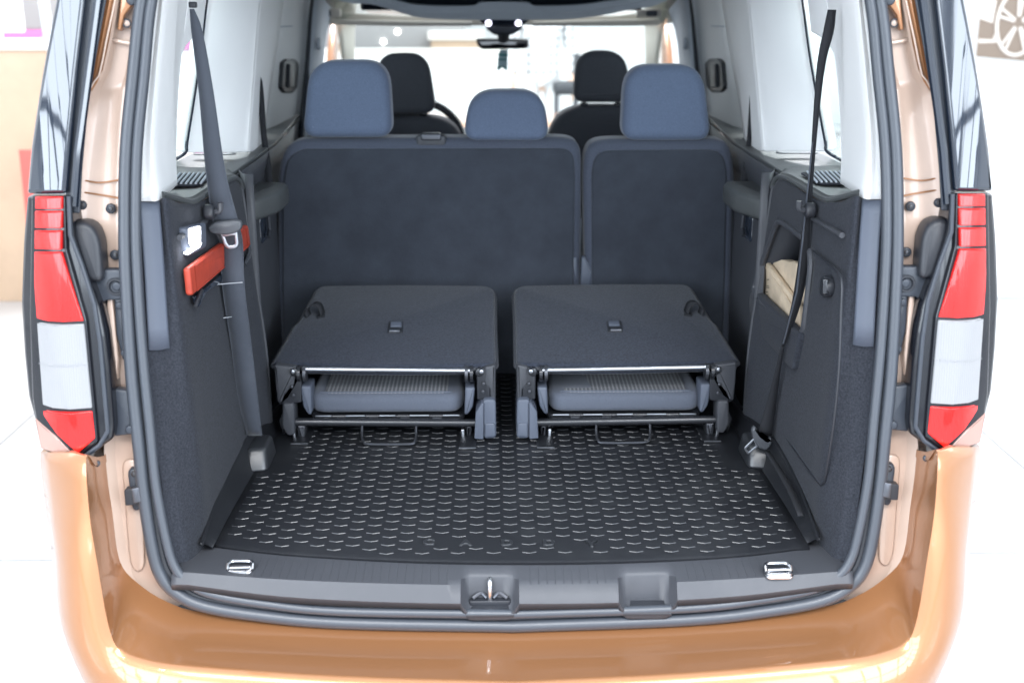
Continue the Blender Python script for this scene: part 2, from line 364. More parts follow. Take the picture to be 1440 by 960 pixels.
# red pennant by the counter
a = [PY(u, v, 4.2) for u, v in ((26, 211), (60, 211), (38, 322))]
o = obj('red_pennant', *prism([(p.x, p.z) for p in a], fy(4.2), .012, .002), 'redsign')
tag(o, 'red pointed pennant in front of the wooden counter', 'pennant')
# poster of a car at the upper right
t = thing('poster_stand', 'taupe wall poster showing a car wheel at the upper right', 'poster', (3.2, 4.4, 0))
a, b = PY(1374, 80, 4.4), PY(1545, 96, 4.4)
obj('sheet', *prism([(a.x, a.z), (b.x, b.z), (b.x+.05, 2.4), (a.x-.02, 2.4)], fy(4.4), .02, .002), 'taupe', t)
slab('base_panel', a.x-.02, b.x+.1, 4.41, 4.6, 0, a.z-.07, 'wallwhite', t)
c = PY(1432, 32, 4.394); ring = [(c.x+.115*math.cos(k/28*2*math.pi), c.y, c.z+.17*math.sin(k/28*2*math.pi)) for k in range(28)]
obj('printed_wheel_rim', *tube(ring, .010, 6, True, .3), 'posterpale', t)
g = G()
for k in range(5):
    for d in (-.13, .13):
        an = k/5*2*math.pi+.3+d; g.add(tube([(c.x+.02*math.cos(an), c.y, c.z+.03*math.sin(an)), (c.x+.11*math.cos(an), c.y, c.z+.163*math.sin(an))], .0075, 6, flat=.3))
obj('printed_spokes', *g.vf(), 'posterpale', t)
obj('printed_body', *prism(ftrace([(1376, 0), (1402, 0), (1396, 33), (1376, 26)], 4.396), fy(4.396), .003, 0, 1), 'posterpale', t)
obj('printed_skirt', *prism(ftrace([(1376, 55), (1396, 56), (1399, 47), (1404, 60), (1376, 61)], 4.396), fy(4.396), .003, 0, 1), 'posterpale', t)
# a pale car-like reception pod seen through the right rear window is left as a low white bench
t = thing('bench', 'low white showroom bench beyond the right side window', 'bench', (4.6, 6.0, 0))
slab('seat', 3.9, 5.4, 5.7, 6.3, .42, .50, 'wallwhite', t); slab('base', 4.0, 5.3, 5.8, 6.2, 0, .418, 'wallgrey', t); slab('cushion', 3.95, 5.35, 5.72, 6.28, .502, .60, 'post', t, .04)

# a person in a checked shirt far in front of the car
def person(x, y):
    p = thing('person', 'person in a black and white checked shirt beyond the windscreen', 'person', (x, y, 0))
    p.scale = (.95, 1, 1.09)
    def skin(name, J, E, m, root=0):
        me = bpy.data.meshes.new(name); me.from_pydata([Vector(j[0]) for j in J], E, []); o = bpy.data.objects.new(name, me); COL.objects.link(o); o.parent = p
        md = o.modifiers.new('skin', 'SKIN'); me.materials.append(M[m])
        for v, j in zip(me.skin_vertices[0].data, J): v.radius = (j[1], j[2] if len(j) > 2 else j[1])
        me.skin_vertices[0].data[root].use_root = True
        o.modifiers.new('sub', 'SUBSURF').levels = 2; o.modifiers['sub'].render_levels = 2; md.use_smooth_shade = True; return o
    body = skin('body', [((0, 0, .95), .12, .09), ((0, 0, 1.15), .12, .09), ((0, 0, 1.36), .17, .11), ((0, 0, 1.50), .06), ((0, .01, 1.58), .055), ((0, -.01, 1.66), .085, .10), ((0, -.01, 1.76), .07, .085),
        ((.20, 0, 1.40), .06), ((.27, .02, 1.12), .047), ((.27, -.08, .88), .036), ((.27, -.10, .80), .035, .02), ((-.20, 0, 1.40), .06), ((-.27, .02, 1.12), .047), ((-.27, -.08, .88), .036), ((-.27, -.10, .80), .035, .02),
        ((.10, 0, .86), .09), ((.11, -.01, .48), .06), ((.11, .02, .09), .042), ((.12, -.12, .04), .035), ((-.10, 0, .86), .09), ((-.11, -.01, .48), .06), ((-.11, .02, .09), .042), ((-.12, -.12, .04), .035)],
        [(0, 1), (1, 2), (2, 3), (3, 4), (4, 5), (5, 6), (2, 7), (7, 8), (8, 9), (9, 10), (2, 11), (11, 12), (12, 13), (13, 14), (0, 15), (15, 16), (16, 17), (17, 18), (0, 19), (19, 20), (20, 21), (21, 22)], 'skin')
    for s in (1, -1):
        for k, ln in enumerate((.075, .085, .08, .065)):
            skin('finger', [((s*(.275-.0), -.115+.018*(k-1.5), .785), .009), ((s*.278, -.12+.02*(k-1.5), .785-ln*.5), .008), ((s*.268, -.12+.02*(k-1.5), .785-ln), .007)], [(0, 1), (1, 2)], 'skin')
    skin('shirt', [((0, 0, .80), .175, .135), ((0, 0, 1.15), .165, .125), ((0, 0, 1.38), .19, .13), ((0, 0, 1.47), .075), ((.21, 0, 1.41), .075), ((.27, .02, 1.12), .06), ((.27, -.07, .90), .05), ((-.21, 0, 1.41), .075), ((-.27, .02, 1.12), .06), ((-.27, -.07, .90), .05)],
        [(0, 1), (1, 2), (2, 3), (2, 4), (4, 5), (5, 6), (2, 7), (7, 8), (8, 9)], 'plaid')
    skin('trousers', [((0, 0, 1.0), .15, .11), ((.10, 0, .84), .10), ((.11, -.01, .48), .075), ((.11, .02, .10), .06), ((-.10, 0, .84), .10), ((-.11, -.01, .48), .075), ((-.11, .02, .10), .06)],
        [(0, 1), (1, 2), (2, 3), (0, 4), (4, 5), (5, 6)], 'trousers')
    skin('hair', [((0, .02, 1.70), .095, .10), ((0, .02, 1.77), .08, .09)], [(0, 1)], 'hair')
q = PZ(760, 150, .80); person(PY(762, 100, 8.6).x, 8.6)

# ================================================================== THE CAR
car = thing('minivan', 'copper minivan seen from behind with its tailgate open', 'car', (0, 0, 0))
# ---- bumper: rows from the inner edge outwards, stations from the middle out and up
I_ = [PT(720, 884, .0), PT(480, 880, .0), PT(296, 862, .008), PT(236, 846, .010), PT(192, 818, .012), PT(168, 787, .01), PT(158, 720, .01), PT(152, 680, .01), PT(148, 639, .01)]
B_ = [PY(720, 960, -.165), PY(480, 952, -.16), PY(270, 938, -.145), PY(200, 928, -.13), PY(168, 914, -.115), PY(152, 877, -.10), PY(137, 793, -.075), PY(126, 725, -.055), PY(121, 643, -.03)]
I_[0].x = B_[0].x = 0
C_ = [b+Vector(d) for b, d in zip(B_, [(0, -.03, -.05), (-.005, -.03, -.05), (-.012, -.03, -.05), (-.022, -.025, -.05), (-.035, -.015, -.05), (-.05, -.01, -.035), (-.042, .0, -.005), (-.035, .012, 0), (-.034, .02, 0)])]
D_ = [Vector((0, -.19, .30)), Vector((-.36, -.185, .30)), Vector((-.62, -.17, .30)), Vector((-.74, -.13, .31)), Vector((-.815, -.05, .36)), PY(79, 866, .04), PY(73, 785, .05), PY(64, 712, .06), PY(57, 636, .07)]
E_ = [d+Vector(o) for d, o in zip(D_, [(0, .05, -.1), (0, .05, -.1), (-.03, .06, -.1), (-.06, .13, -.1), (-.07, .28, -.06), (-.035, .5, -.01), (-.03, .5, 0), (-.03, .5, 0), (-.03, .5, 0)])]
for row, d in ((I_, (.001, .004, -.012)), (B_, (.004, .03, -.028)), (C_, (.012, .05, -.032)), (D_, (.02, .03, -.022)), (E_, (.02, .02, -.01))): row.append(row[-1]+Vector(d))
half = loft([I_, [i.lerp(b, .06)+Vector((0, 0, -.004)) for i, b in zip(I_, B_)], [i.lerp(b, .5)+Vector((0, 0, -.006)) for i, b in zip(I_, B_)], [i.lerp(b, .95) for i, b in zip(I_, B_)], B_, [b.lerp(c, .25)+Vector((-.001, -.002, 0)) for b, c in zip(B_, C_)], C_, [c.lerp(d, .5)+Vector((-.006, -.006, 0)) for c, d in zip(C_, D_)], D_, E_], 4, 0)
def mirror_join(V, F):
    V = [Vector(v) for v in V]; n = len(V); V2 = V+[Vector((-v.x, v.y, v.z)) for v in V]; F2 = list(F)+[tuple(i+n for i in f[::-1]) for f in F]; return V2, F2
def weld(o, d=.0005):
    bm = bmesh.new(); bm.from_mesh(o.data); bmesh.ops.remove_doubles(bm, verts=bm.verts, dist=d); bmesh.ops.recalc_face_normals(bm, faces=bm.faces); bm.to_mesh(o.data); bm.free()
    o.data.polygons.foreach_set('use_smooth', [True]*len(o.data.polygons))
bumper = obj('bumper', *mirror_join(*half), 'paint', car, 30, label='copper painted rear bumper'); weld(bumper); bumper.data.set_sharp_from_angle(angle=R(60))
for sx in (1,): obj('edge_highlight', *mirror_join(*tube(crs([PT(u, v, -.012) for u, v in ((160, 800), (166, 815), (179, 836), (206, 859), (292, 876), (480, 890), (721, 895))], 4), .0035, 8)), 'jamb', bumper)  # pale tube drawn for the highlight along the bumper's inner edge
# ---- body skin: roof, sides, jambs
def body(side):
    # outer side panel under the windows, and the upper frame
    prof = lambda y: 0 if y < .3 else min(.02, (y-.3)*.03)
    rows = []
    for y in (.16, .3, .6, 1.2, 2.0, 2.9, 3.6):
        k = prof(y); w = .05 if y < .2 else 0
        rows.append([Vector((-.85-k, y, .32)), Vector((-.905-k+w, y, .50)), Vector((-.915-k+w, y, .80)), Vector((-.90-k+w, y, 1.05)), Vector((-.885-k+w*.6, y, 1.21))])
    obj('side_panel', *loft(rows, 3, 2), 'paint', car, solid=.003)
    obj('roof_rail', *loft([[Vector((-.80, y, 1.72)), Vector((-.775, y, 1.83)), Vector((-.70, y, 1.875))] for y in (.22, 1.5, 2.8)], 3, 1), 'paint', car, solid=.004)
    # door-aperture jamb between the seal and the outer skin
    jo = [(172, -50), (163, 0), (150, 60), (140, 107), (126, 128), (113, 213), (107, 287), (106, 340), (120, 400), (140, 450), (150, 520), (150, 600), (147, 640), (157, 718), (166, 787), (182, 827), (224, 862)]
    ji = [(214, -50), (206, 0), (196, 60), (188, 107), (185, 128), (182, 213), (180, 287), (181, 340), (184, 400), (188, 450), (192, 520), (202, 600), (206, 640), (213, 718), (223, 787), (238, 815), (262, 846)]
    je = [PF(u-1, v, off=.035) if v < 430 else PT(u-.5, v, .010) for u, v in jo]
    rows = [[PT(u, v, .012) for u, v in ji], [PT(u*.75+a*.25, v*.75+b*.25, .028) for (u, v), (a, b) in zip(ji, jo)], [PT(u*.25+a*.75, v*.25+b*.75, .026) for (u, v), (a, b) in zip(ji, jo)], [PT(u, v, .012) for u, v in jo], je]
    obj('door_jamb', *loft(rows, 2, 0), 'jamb', car, solid=.003, label='brightly lit copper door jamb beside the load opening')
    # copper outer pillar strip above
    a = [(176, -50), (167, 0), (154, 60), (143, 107), (129, 128)]; b = [(152, -50), (142, 0), (132, 60), (124, 107), (122, 128)]
    obj('copper_pillar', *loft([[PT(u, v, .006) for u, v in a], [PT((u+c)/2, v, -.004) for (u, v), (c, d) in zip(a, b)], [PT(u, v, .0) for u, v in b], [PF(u-1, v, off=.03) for u, v in b]], 3, 2), 'paint', car, solid=.003)
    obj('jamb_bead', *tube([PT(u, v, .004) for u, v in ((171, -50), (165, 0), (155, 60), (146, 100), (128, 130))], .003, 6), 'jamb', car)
    obj('jamb_seam', *tube(crs([PT(u, v, .02) for u, v in ((114, 253), (140, 257), (168, 253))], 4), .0016, 6), 'paint', car)
    obj('jamb_seam', *tube(crs([PT(u, v, .02) for u, v in ((114, 270), (140, 274), (168, 279))], 4), .0016, 6), 'paint', car)
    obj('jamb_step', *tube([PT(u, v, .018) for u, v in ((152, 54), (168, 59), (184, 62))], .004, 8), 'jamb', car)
    # hinge bracket at the top
    h = obj('hinge_bracket', *prism([(p.x, p.z) for p in (PT(u, v) for u, v in ((172, -40), (196, -40), (192, 2), (180, 14), (174, 22), (168, 44), (163, 42), (168, 10)))], fy(PT(180, 5).y+.0), .02, .003), 'paint', car)
    obj('hinge_bolt', *disc(PT(184, 0, -.008), .010, .012), 'plate', h)
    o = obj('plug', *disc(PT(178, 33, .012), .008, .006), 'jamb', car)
    obj('plug_rim', *tube([PT(178, 33, .010)+Vector((.007*math.cos(k/16*6.283), 0, .007*math.sin(k/16*6.283))) for k in range(16)], .0014, 6, True), 'plate', o)
    # grommets
    for (u, v, r) in ((155, 294, .0095), (161, 359, .0095), (114, 289, .009)):
        b_ = obj('bolt', *disc(PT(u, v, .014), r, .010), 'plate', car); obj('bolt_head', *disc(PT(u, v, .006), r*.5, .006, n=6), 'blackmetal', b_)
    # black covers and brackets on the jamb
    def pl(name, px, off, depth, m='plate', rr=.006, r=.004, par=None):
        P = [PT(u, v, off) for u, v in px]; y0 = sum(p.y for p in P)/len(P)
        return obj(name, *prism(rnd([(p.x, p.z) for p in P], rr), lambda a, b, h: Vector((a, -.045+off+.13*b+h, b)), depth, r), m, par or car)
    pl('lamp_cover', [(98, 312), (126, 313), (139, 335), (143, 378), (143, 400), (112, 392)], -.024, .05, 'plastic', .02, .010)
    k1 = pl('bracket', [(118, 379), (182, 379), (186, 421), (146, 423), (140, 440), (128, 425)], -.006, .022)
    for n_, (u, v, r) in enumerate(((163, 403, .012),)):
        obj('bracket_recess', *tube([PT(u, v, -.008)+Vector((.014*math.cos(q/20*6.283), -.001, .014*math.sin(q/20*6.283))) for q in range(20)], .003, 6, True), 'plastic', k1)
        obj('bracket_bolt', *disc(PT(u, v, -.014), r*.7, .010, n=12), 'plate', k1)
    k2 = pl('bracket', [(160, 417), (182, 419), (188, 506), (172, 507), (163, 470)], -.002, .02)
    for (u, v) in ((167, 430), (174, 497)): obj('bracket_bolt', *disc(PT(u, v, -.010), .007, .010, n=12), 'plate', k2)
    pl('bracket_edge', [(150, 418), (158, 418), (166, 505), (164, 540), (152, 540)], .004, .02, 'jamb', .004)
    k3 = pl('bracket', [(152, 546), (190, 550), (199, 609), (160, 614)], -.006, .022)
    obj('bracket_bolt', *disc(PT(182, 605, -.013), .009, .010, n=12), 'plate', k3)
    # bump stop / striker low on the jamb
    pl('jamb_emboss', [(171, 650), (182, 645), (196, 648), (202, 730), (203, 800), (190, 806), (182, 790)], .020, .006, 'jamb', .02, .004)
    k4 = pl('bump_stop', [(178, 659), (194, 659), (200, 716), (186, 720)], .004, .02, 'plate', .015)
    g = pl('striker', [(174, 689), (199, 684), (202, 709), (176, 711)], -.008, .02, 'plastic', .003, .002, k4)
    pl('striker_pad', [(184, 687), (195, 685), (198, 706), (187, 708)], -.018, .012, 'steel', .003, .002, k4)
    obj('bolt', *disc(PT(188, 667, -.003), .006, .008, n=6), 'blackmetal', k4)
    # screw on the bumper top and clip
    obj('screw', *disc(B_[8].lerp(I_[8], .6)+Vector((0, -.012, -.012)), .006, .008), 'steel', bumper)
both(body)
roof = obj('roof', *mirror_join(*loft([[Vector((0, y, 1.905)), Vector((-.4, y, 1.90)), Vector((-.62, y, 1.885)), Vector((-.705, y, 1.872))] for y in (.18, 1.0, 2.2, 2.75)], 3, 2)), 'paint', car, solid=.004)
obj('bonnet', *mirror_join(*loft([[Vector((0, 3.55, 1.03)), Vector((-.5, 3.5, 1.02)), Vector((-.82, 3.4, .98))], [Vector((0, 4.25, .90)), Vector((-.5, 4.15, .89)), Vector((-.78, 3.95, .84))], [Vector((0, 4.45, .62)), Vector((-.5, 4.35, .62)), Vector((-.76, 4.1, .6))]], 3, 3)), 'paint', car, solid=.004)
for y in (.78, 3.55):
    for s in (-1, 1):
        MIRROR[0] = None
        wl = obj('wheel', *disc((s*.86, y, .325), .32, .2, 'X' if s < 0 else 'x', 32, .03), 'plastic', car)
        obj('rim', *disc((s*.865, y, .325), .21, .02, 'X' if s < 0 else 'x', 24, .008), 'steel', wl)

tgr = [[Vector((0, .10, 1.93)), Vector((-.4, .10, 1.925)), Vector((-.66, .11, 1.90))], [Vector((0, -.02, 1.985)), Vector((-.4, -.02, 1.98)), Vector((-.69, -.01, 1.955))], [Vector((0, -.55, 2.16)), Vector((-.45, -.55, 2.155)), Vector((-.76, -.52, 2.12))], [Vector((0, -1.15, 2.26)), Vector((-.45, -1.13, 2.26)), Vector((-.74, -1.08, 2.23))]]
tg_ = obj('tailgate', *mirror_join(*loft(tgr[:2], 4, 2)), 'hard', car, solid=.05, label='raised tailgate above the opening')
obj('tailgate_panel', *mirror_join(*loft(tgr[2:], 4, 3)), 'white', tg_, solid=.05)
obj('tailgate_window', *mirror_join(*loft(tgr[1:3], 4, 3)), 'glassclear', tg_, solid=.005)
for sx in (-1, 1): obj('tailgate_rail', *tube([Vector((sx*abs(tgr[k][2].x), tgr[k][2].y, tgr[k][2].z)) for k in (1, 2)], .035, 8), 'plastic', tg_)
# ---- tail lamps and the gloss black pillar above them
def flamp(off=0.): return lambda a, b, h: Vector((a, lamp_y(a, b)+off+h, b))
def lamp_plate(name, px, off, depth, m, parent, rr=.004, r=.003, label=None, bow=0.):
    P = [PF(u, v, off=off) for u, v in px]
    P2 = []
    Q = rnd([(p.x, p.z) for p in P], rr)
    for i in range(len(Q)):                                  # subdivide long edges so the plate can follow the curved corner
        a, b = Q[i], Q[(i+1) % len(Q)]; n = max(1, int((b-a).length/.03))
        for k in range(n): P2.append(a.lerp(b, k/n))
    return obj(name, *curved_prism(P2, flamp(off) if not bow else (lambda a, b, h: flamp(off)(a, b, h)+Vector((0, bow*((abs(a)-.828)**2-.0009), 0))), depth, r), m, parent, label=label)
def curved_prism(P2, f, depth, r):
    """like prism, but the front face is a grid of strips so that it bends with the surface"""
    V, F = prism(P2, f, depth, r)
    N = len(P2); F = [q for q in F if not (len(q) == N and set(q) == set(range(N)))]
    c = inset([Vector((p[0], p[1])) for p in P2], r)
    # horizontal slicing of the front cap with bmesh
    bm = bmesh.new(); vs = [bm.verts.new((p[0], p[1], 0)) for p in c]; bm.faces.new(vs)
    xs0, xs1 = min(p[0] for p in c), max(p[0] for p in c)
    for k in range(1, 8):
        x = xs0+(xs1-xs0)*k/8; geo = bm.verts[:]+bm.edges[:]+bm.faces[:]
        bmesh.ops.bisect_plane(bm, geom=geo, plane_co=(x, 0, 0), plane_no=(1, 0, 0))
    bm.verts.index_update(); n = len(V); V = list(V)+[f(v.co.x, v.co.y, 0) for v in bm.verts]; F = F+[tuple(n+v.index for v in fc.verts) for fc in bm.faces]; bm.free()
    return V, F
def lamps(side):
    pc = lamp_plate('pillar_cover', [(92, -70), (133, -70), (119, 0), (107, 107), (99, 190), (92, 273), (37, 273), (42, 213), (58, 107), (78, 0)], .004, .05, 'gloss', car, .006, .008, label='gloss black pillar cover above the tail lamp')
    lamp_plate('pillar_channel', [(131, -70), (162, -70), (149, 0), (133, 90), (122, 160), (115, 240), (112, 300), (90, 300), (98, 200), (107, 107), (118, 0)], .022, .006, 'plate', car, .003, .003)
    obj('pillar_strip', *tube([PF(u, v, off=.016) for u, v in ((152, -70), (138, 0), (124, 107), (110, 213), (104, 290))], .008, 8), 'gloss', car)
    th = lamp_plate('tail_lamp', [(37, 276), (32, 340), (29, 426), (33, 497), (39, 557), (47, 586), (57, 632), (114, 648), (131, 637), (158, 618), (160, 600), (154, 520), (148, 470), (141, 435), (122, 385), (104, 332), (100, 300), (98, 276)], .008, .07, 'lampblack', car, .006, .008,
                    label=('tail lamp with vivid red lenses on the left' if side == 'left' else 'tail lamp with paler red lenses on the right'))
    lamp_plate('bezel', [(44, 276), (41, 440), (45, 560), (50, 590), (110, 645), (138, 622), (134, 575), (122, 450), (94, 352), (92, 276)], .000, .02, 'lampblack', th, .003, .004)
    segs = ([(49, 277), (87.5, 277), (87.5, 294), (48.5, 294)], [(48.3, 297), (87.5, 297), (87.2, 321), (47.8, 321)], [(47.6, 324.5), (87, 324.5), (86.6, 351), (47, 351)], [(46.8, 354.5), (86.5, 354.5), (116.5, 452), (45, 449)])
    for s in segs: lamp_plate('red_lens', s, -.006, .02, 'red', th, .002, .002, bow=3.5)
    lamp_plate('white_lens', [(45, 453), (117, 456), (128.5, 575), (51, 570)], -.006, .02, 'lens', th, .003, .002, bow=3.5)
    lamp_plate('lens_rib', [(47, 510.5), (122.5, 511.5), (122.5, 513.5), (47, 512.5)], -.0072, .004, 'lens', th, .0005, .0006, bow=3.5)
    lamp_plate('lower_lens', [(51.5, 576), (128.5, 579), (133, 617), (110, 637), (80, 610)], -.006, .02, 'red', th, .003, .002, bow=3.5)
    lamp_plate('clear_lens', [(49, 588), (57, 630), (107, 643), (78, 613)], -.003, .02, 'clear', th, .003, .002)
    g = G().add(tube([PF(u, v, off=-.001) for u, v in ((97, 276), (99, 330), (115, 372), (133, 428), (141, 480), (148, 560), (152, 606), (140, 626), (114, 645))], .0045, 8))
    obj('bezel_bead', *g.vf(), 'plate', th)
both(lamps)

# ---- weather seal around the opening
def ring_path(px, offs, top):
    L_ = [PT(u, v, offs) for u, v in px]; L_[0].x = 0
    L_ += [Vector((x, -.045+offs+.13*z, z)) for x, z in top]
    L_ = crs(L_, 6); return L_+[Vector((-p.x, p.y, p.z)) for p in L_[-2:0:-1]]
o1 = [(720, 880), (480, 875), (360, 864), (285, 851), (248, 833), (226, 808), (214, 768), (202, 690), (195, 620), (185, 520), (178, 400), (176, 320), (178, 213), (188, 107), (200, 0)]
o2 = [(720, 863), (480, 859), (370, 848), (298, 835), (264, 818), (245, 795), (233, 755), (219, 680), (211, 600), (201, 500), (194, 400), (191, 320), (193, 213), (203, 107), (214, 0)]
sl = obj('weather_seal', *tube(ring_path(o1, -.006, [(-.625, 1.75), (-.57, 1.84), (-.44, 1.875), (-.2, 1.886), (0, 1.888)]), .0125, 12, True), 'seal', car)
obj('inner_lip', *tube(ring_path(o2, -.012, [(-.605, 1.74), (-.55, 1.82), (-.43, 1.853), (-.2, 1.862), (0, 1.864)]), .0095, 12, True), 'seal', sl)
obj('seal_flange', *tube(ring_path([(a*.5+c*.5, b*.5+d*.5) for (a, b), (c, d) in zip(o1, o2)], .006, [(-.615, 1.745), (-.56, 1.83), (-.435, 1.864), (-.2, 1.874), (0, 1.876)]), .011, 8, True), 'plastic', sl)

# ---- load sill trim
def lerpline(P, x):
    for a, b in zip(P, P[1:]):
        if a.x <= x <= b.x: return a.lerp(b, (x-a.x)/max(1e-9, b.x-a.x))
    return P[0] if x < P[0].x else P[-1]
r0 = [PZ(u, v, .572) for u, v in ((270, 772), (400, 782), (560, 788), (720, 792), (880, 790), (1040, 784), (1170, 773))]
SU = ((262, 805, 821, 828), (400, 815, 838, 846), (560, 821, 846, 853), (720, 823, 848, 856), (880, 821, 846, 853), (1040, 814, 837, 845), (1178, 804, 820, 827))
r1 = [PT(u, a, -.0145) for u, a, b, c in SU]; r1b = [PT(u, b, -.027) for u, a, b, c in SU]; r2 = [PT(u, c, -.019) for u, a, b, c in SU]
r0, r1, r1b, r2 = crs(r0, 4), crs(r1, 4), crs(r1b, 4), crs(r2, 4)
XR = [(PT(648, 830, .02).x, PT(730, 830, .02).x), (PT(866, 830, .02).x, PT(948, 830, .02).x)]
xs = sorted(set([-.655+i*1.31/120 for i in range(121)]+[x+d for pr in XR for x in pr for d in (-.012, -.006, -.002, .0, .002, .006, .012, .018)]))
rows = []
for x in xs:
    a, b, b2, c = lerpline(r0, x).copy(), lerpline(r1, x).copy(), lerpline(r1b, x).copy(), lerpline(r2, x).copy(); a.x = b.x = b2.x = c.x = x
    a2 = a+Vector((0, .30, -.012)); m1 = a.lerp(b, .48); m2 = m1.lerp(b, .5)
    dip = 0
    for x0, x1 in XR:
        if x0 < x < x1: dip = math.sin(math.pi/2*min(1, min(x-x0, x1-x)/.022))
    if dip:
        m2 = m2.lerp(Vector((x, m1.y-.004, m1.z-.006)), dip); b = b.lerp(Vector((x, m1.y-.008, .512)), dip); b2 = b2.lerp(Vector((x, b2.y+.006, .500)), dip); c = c.lerp(Vector((x, c.y-.002, .490)), dip)
    rows.append([a2, a, m1, m2, b, b2, c])
sill = obj('load_sill', *loft(rows), 'hard', car, 50, solid=.003, label='worn grey plastic sill along the load opening')
g = G()                                          # shallow moulded grooves of the sill, as fine raised ribs
for k in range(-34, 35):
    x = k*.0162
    if any(x0-.02 < x < x1+.02 for x0, x1 in XR): continue
    a, b = lerpline(r0, x), lerpline(r1, x); g.add(tube([a.lerp(b, .04)+Vector((0, 0, .0004)), a.lerp(b, .97)+Vector((0, 0, .0004))], .0016, 5))
o = obj('sill_ribs', *g.vf(), 'hard', sill, kind='stuff')
for x0, x1 in XR:
    m = (x0+x1)/2; q = lerpline(r0, m).lerp(lerpline(r1, m), .48)
    obj('recess_floor', *prism(rnd([(x0+.010, q.y-.048), (x1-.010, q.y-.048), (x1-.014, q.y-.013), (x0+.014, q.y-.013)], [.002, .002, .014, .014]), lambda a, b, h: Vector((a, b, .5155+(b-q.y)*.28-h)), .006, .001), 'plastic', sill)
# striker hook in the left recess
xc = sum(XR[0])/2; yb = lerpline(r0, xc).lerp(lerpline(r1, xc), .48).y-.012
lk = obj('latch_hook', *tube(crs([(xc-.0, yb+.022, .553), (xc, yb+.0, .556), (xc, yb-.006, .54), (xc, yb-.004, .515)], 4), .0055, 10), 'chrome', sill)
obj('latch_base', *prism(rnd([(xc-.044, yb-.012), (xc+.044, yb-.012), (xc+.036, yb+.014), (xc-.036, yb+.014)], .010), fz(.5185), .012, .002), 'plastic', sill)
for s in (-1, 1):
    obj('latch_jaw', *tube(crs([(xc+s*.006, yb-.002, .521), (xc+s*.018, yb+.004, .528), (xc+s*.034, yb-.004, .521)], 4), .004, 8), 'steel', sill)
# tie-down rings
def ring(u, v, name):
    p = PZ(u, v, .572); w, d = .024, .017
    P = rnd([(p.x-w, p.y-d, 0), (p.x+w, p.y-d, 0), (p.x+w, p.y+d, 0), (p.x-w, p.y+d, 0)], .013, 5)
    pts = [Vector((q.x, q.y, .574+(.012 if q.y > p.y else .004))) for q in P]
    e = obj('tie_down', *tube(pts, .0036, 8, True), 'chrome', car, label=name)
    obj('tie_down_cup', *prism(rnd([(p.x-w-.004, p.y-d-.004), (p.x+w+.004, p.y-d-.004), (p.x+w+.004, p.y+d+.004), (p.x-w-.004, p.y+d+.004)], .014), fz(.5755), .006, .002), 'chrome', e)
    obj('tie_down_well', *prism(rnd([(p.x-w+.001, p.y-d+.001), (p.x+w-.001, p.y-d+.001), (p.x+w-.001, p.y+d-.001), (p.x-w+.001, p.y+d-.001)], .011), fz(.5768), .003, .001), 'plate', e)
    obj('tie_down_bar', *tube([(p.x-w+.004, p.y, .580), (p.x+w-.004, p.y+.002, .580)], .0035, 8), 'chrome', e)
ring(338, 803, 'chrome tie-down ring on the left of the sill'); ring(1094, 806, 'chrome tie-down ring on the right of the sill')

# ---- floor of the car and the cab beyond
obj('car_floor', *box((0, 1.87, .53), (1.5, 3.0, .06), .01), 'carpet', car)
bm_ = obj('floor_crossbar', *tube([(-.5, 1.50, .66), (.5, 1.50, .66)], .018, 10), 'plastic', car)

# ---- side trims
WZ = [.55, .60, .70, .80, .90, 1.0, 1.1, 1.18, 1.24]
def wall_rows(side):
    e0 = [PT(u, v, .030) for u, v in ((252, 812), (240, 768), (224, 660), (214, 580), (207, 500), (200, 400), (196, 330), (195, 290), (195, 282))]
    e1 = [PT(u, v, .058) for u, v in ((275, 806), (264, 768), (250, 660), (243, 580), (237, 500), (231, 400), (226, 330), (223, 290), (223, 282))]
    def st(y, lo, hi, dz=0.): return [Vector((lo+(hi-lo)*max(0, min(1, (z-.75)/.45)), y, z+(dz if z > 1.2 else 0))) for z in WZ]
    return [e0, [a.lerp(b, .5)+Vector((.0, -.003, 0)) for a, b in zip(e0, e1)], e1, st(.165, -.630, -.648, .045), st(.25, -.630, -.642, .02), st(.4, -.629, -.640), st(.6, -.622, -.640), st(.72, -.612, -.640, -.005), st(.775, -.604, -.640, -.035), st(.79, -.606, -.642, -.035)]
PKT = [(.395, .945), (.80, .925), (.845, .945), (.70, 1.135), (.66, 1.145), (.425, 1.145), (.385, 1.11)]      # mouth of the right pocket, (y, z)
def inside(p, P):
    c = False
    for i in range(len(P)):
        (x1, y1), (x2, y2) = P[i-1], P[i]
        if (y1 > p[1]) != (y2 > p[1]) and p[0] < (x2-x1)*(p[1]-y1)/(y2-y1)+x1: c = not c
    return c
def wall_x(y, z): return -.629-.011*max(0, min(1, (z-.75)/.45))+max(0, (y-.5))*.05*(1-max(0, min(1, (z-.75)/.45)))
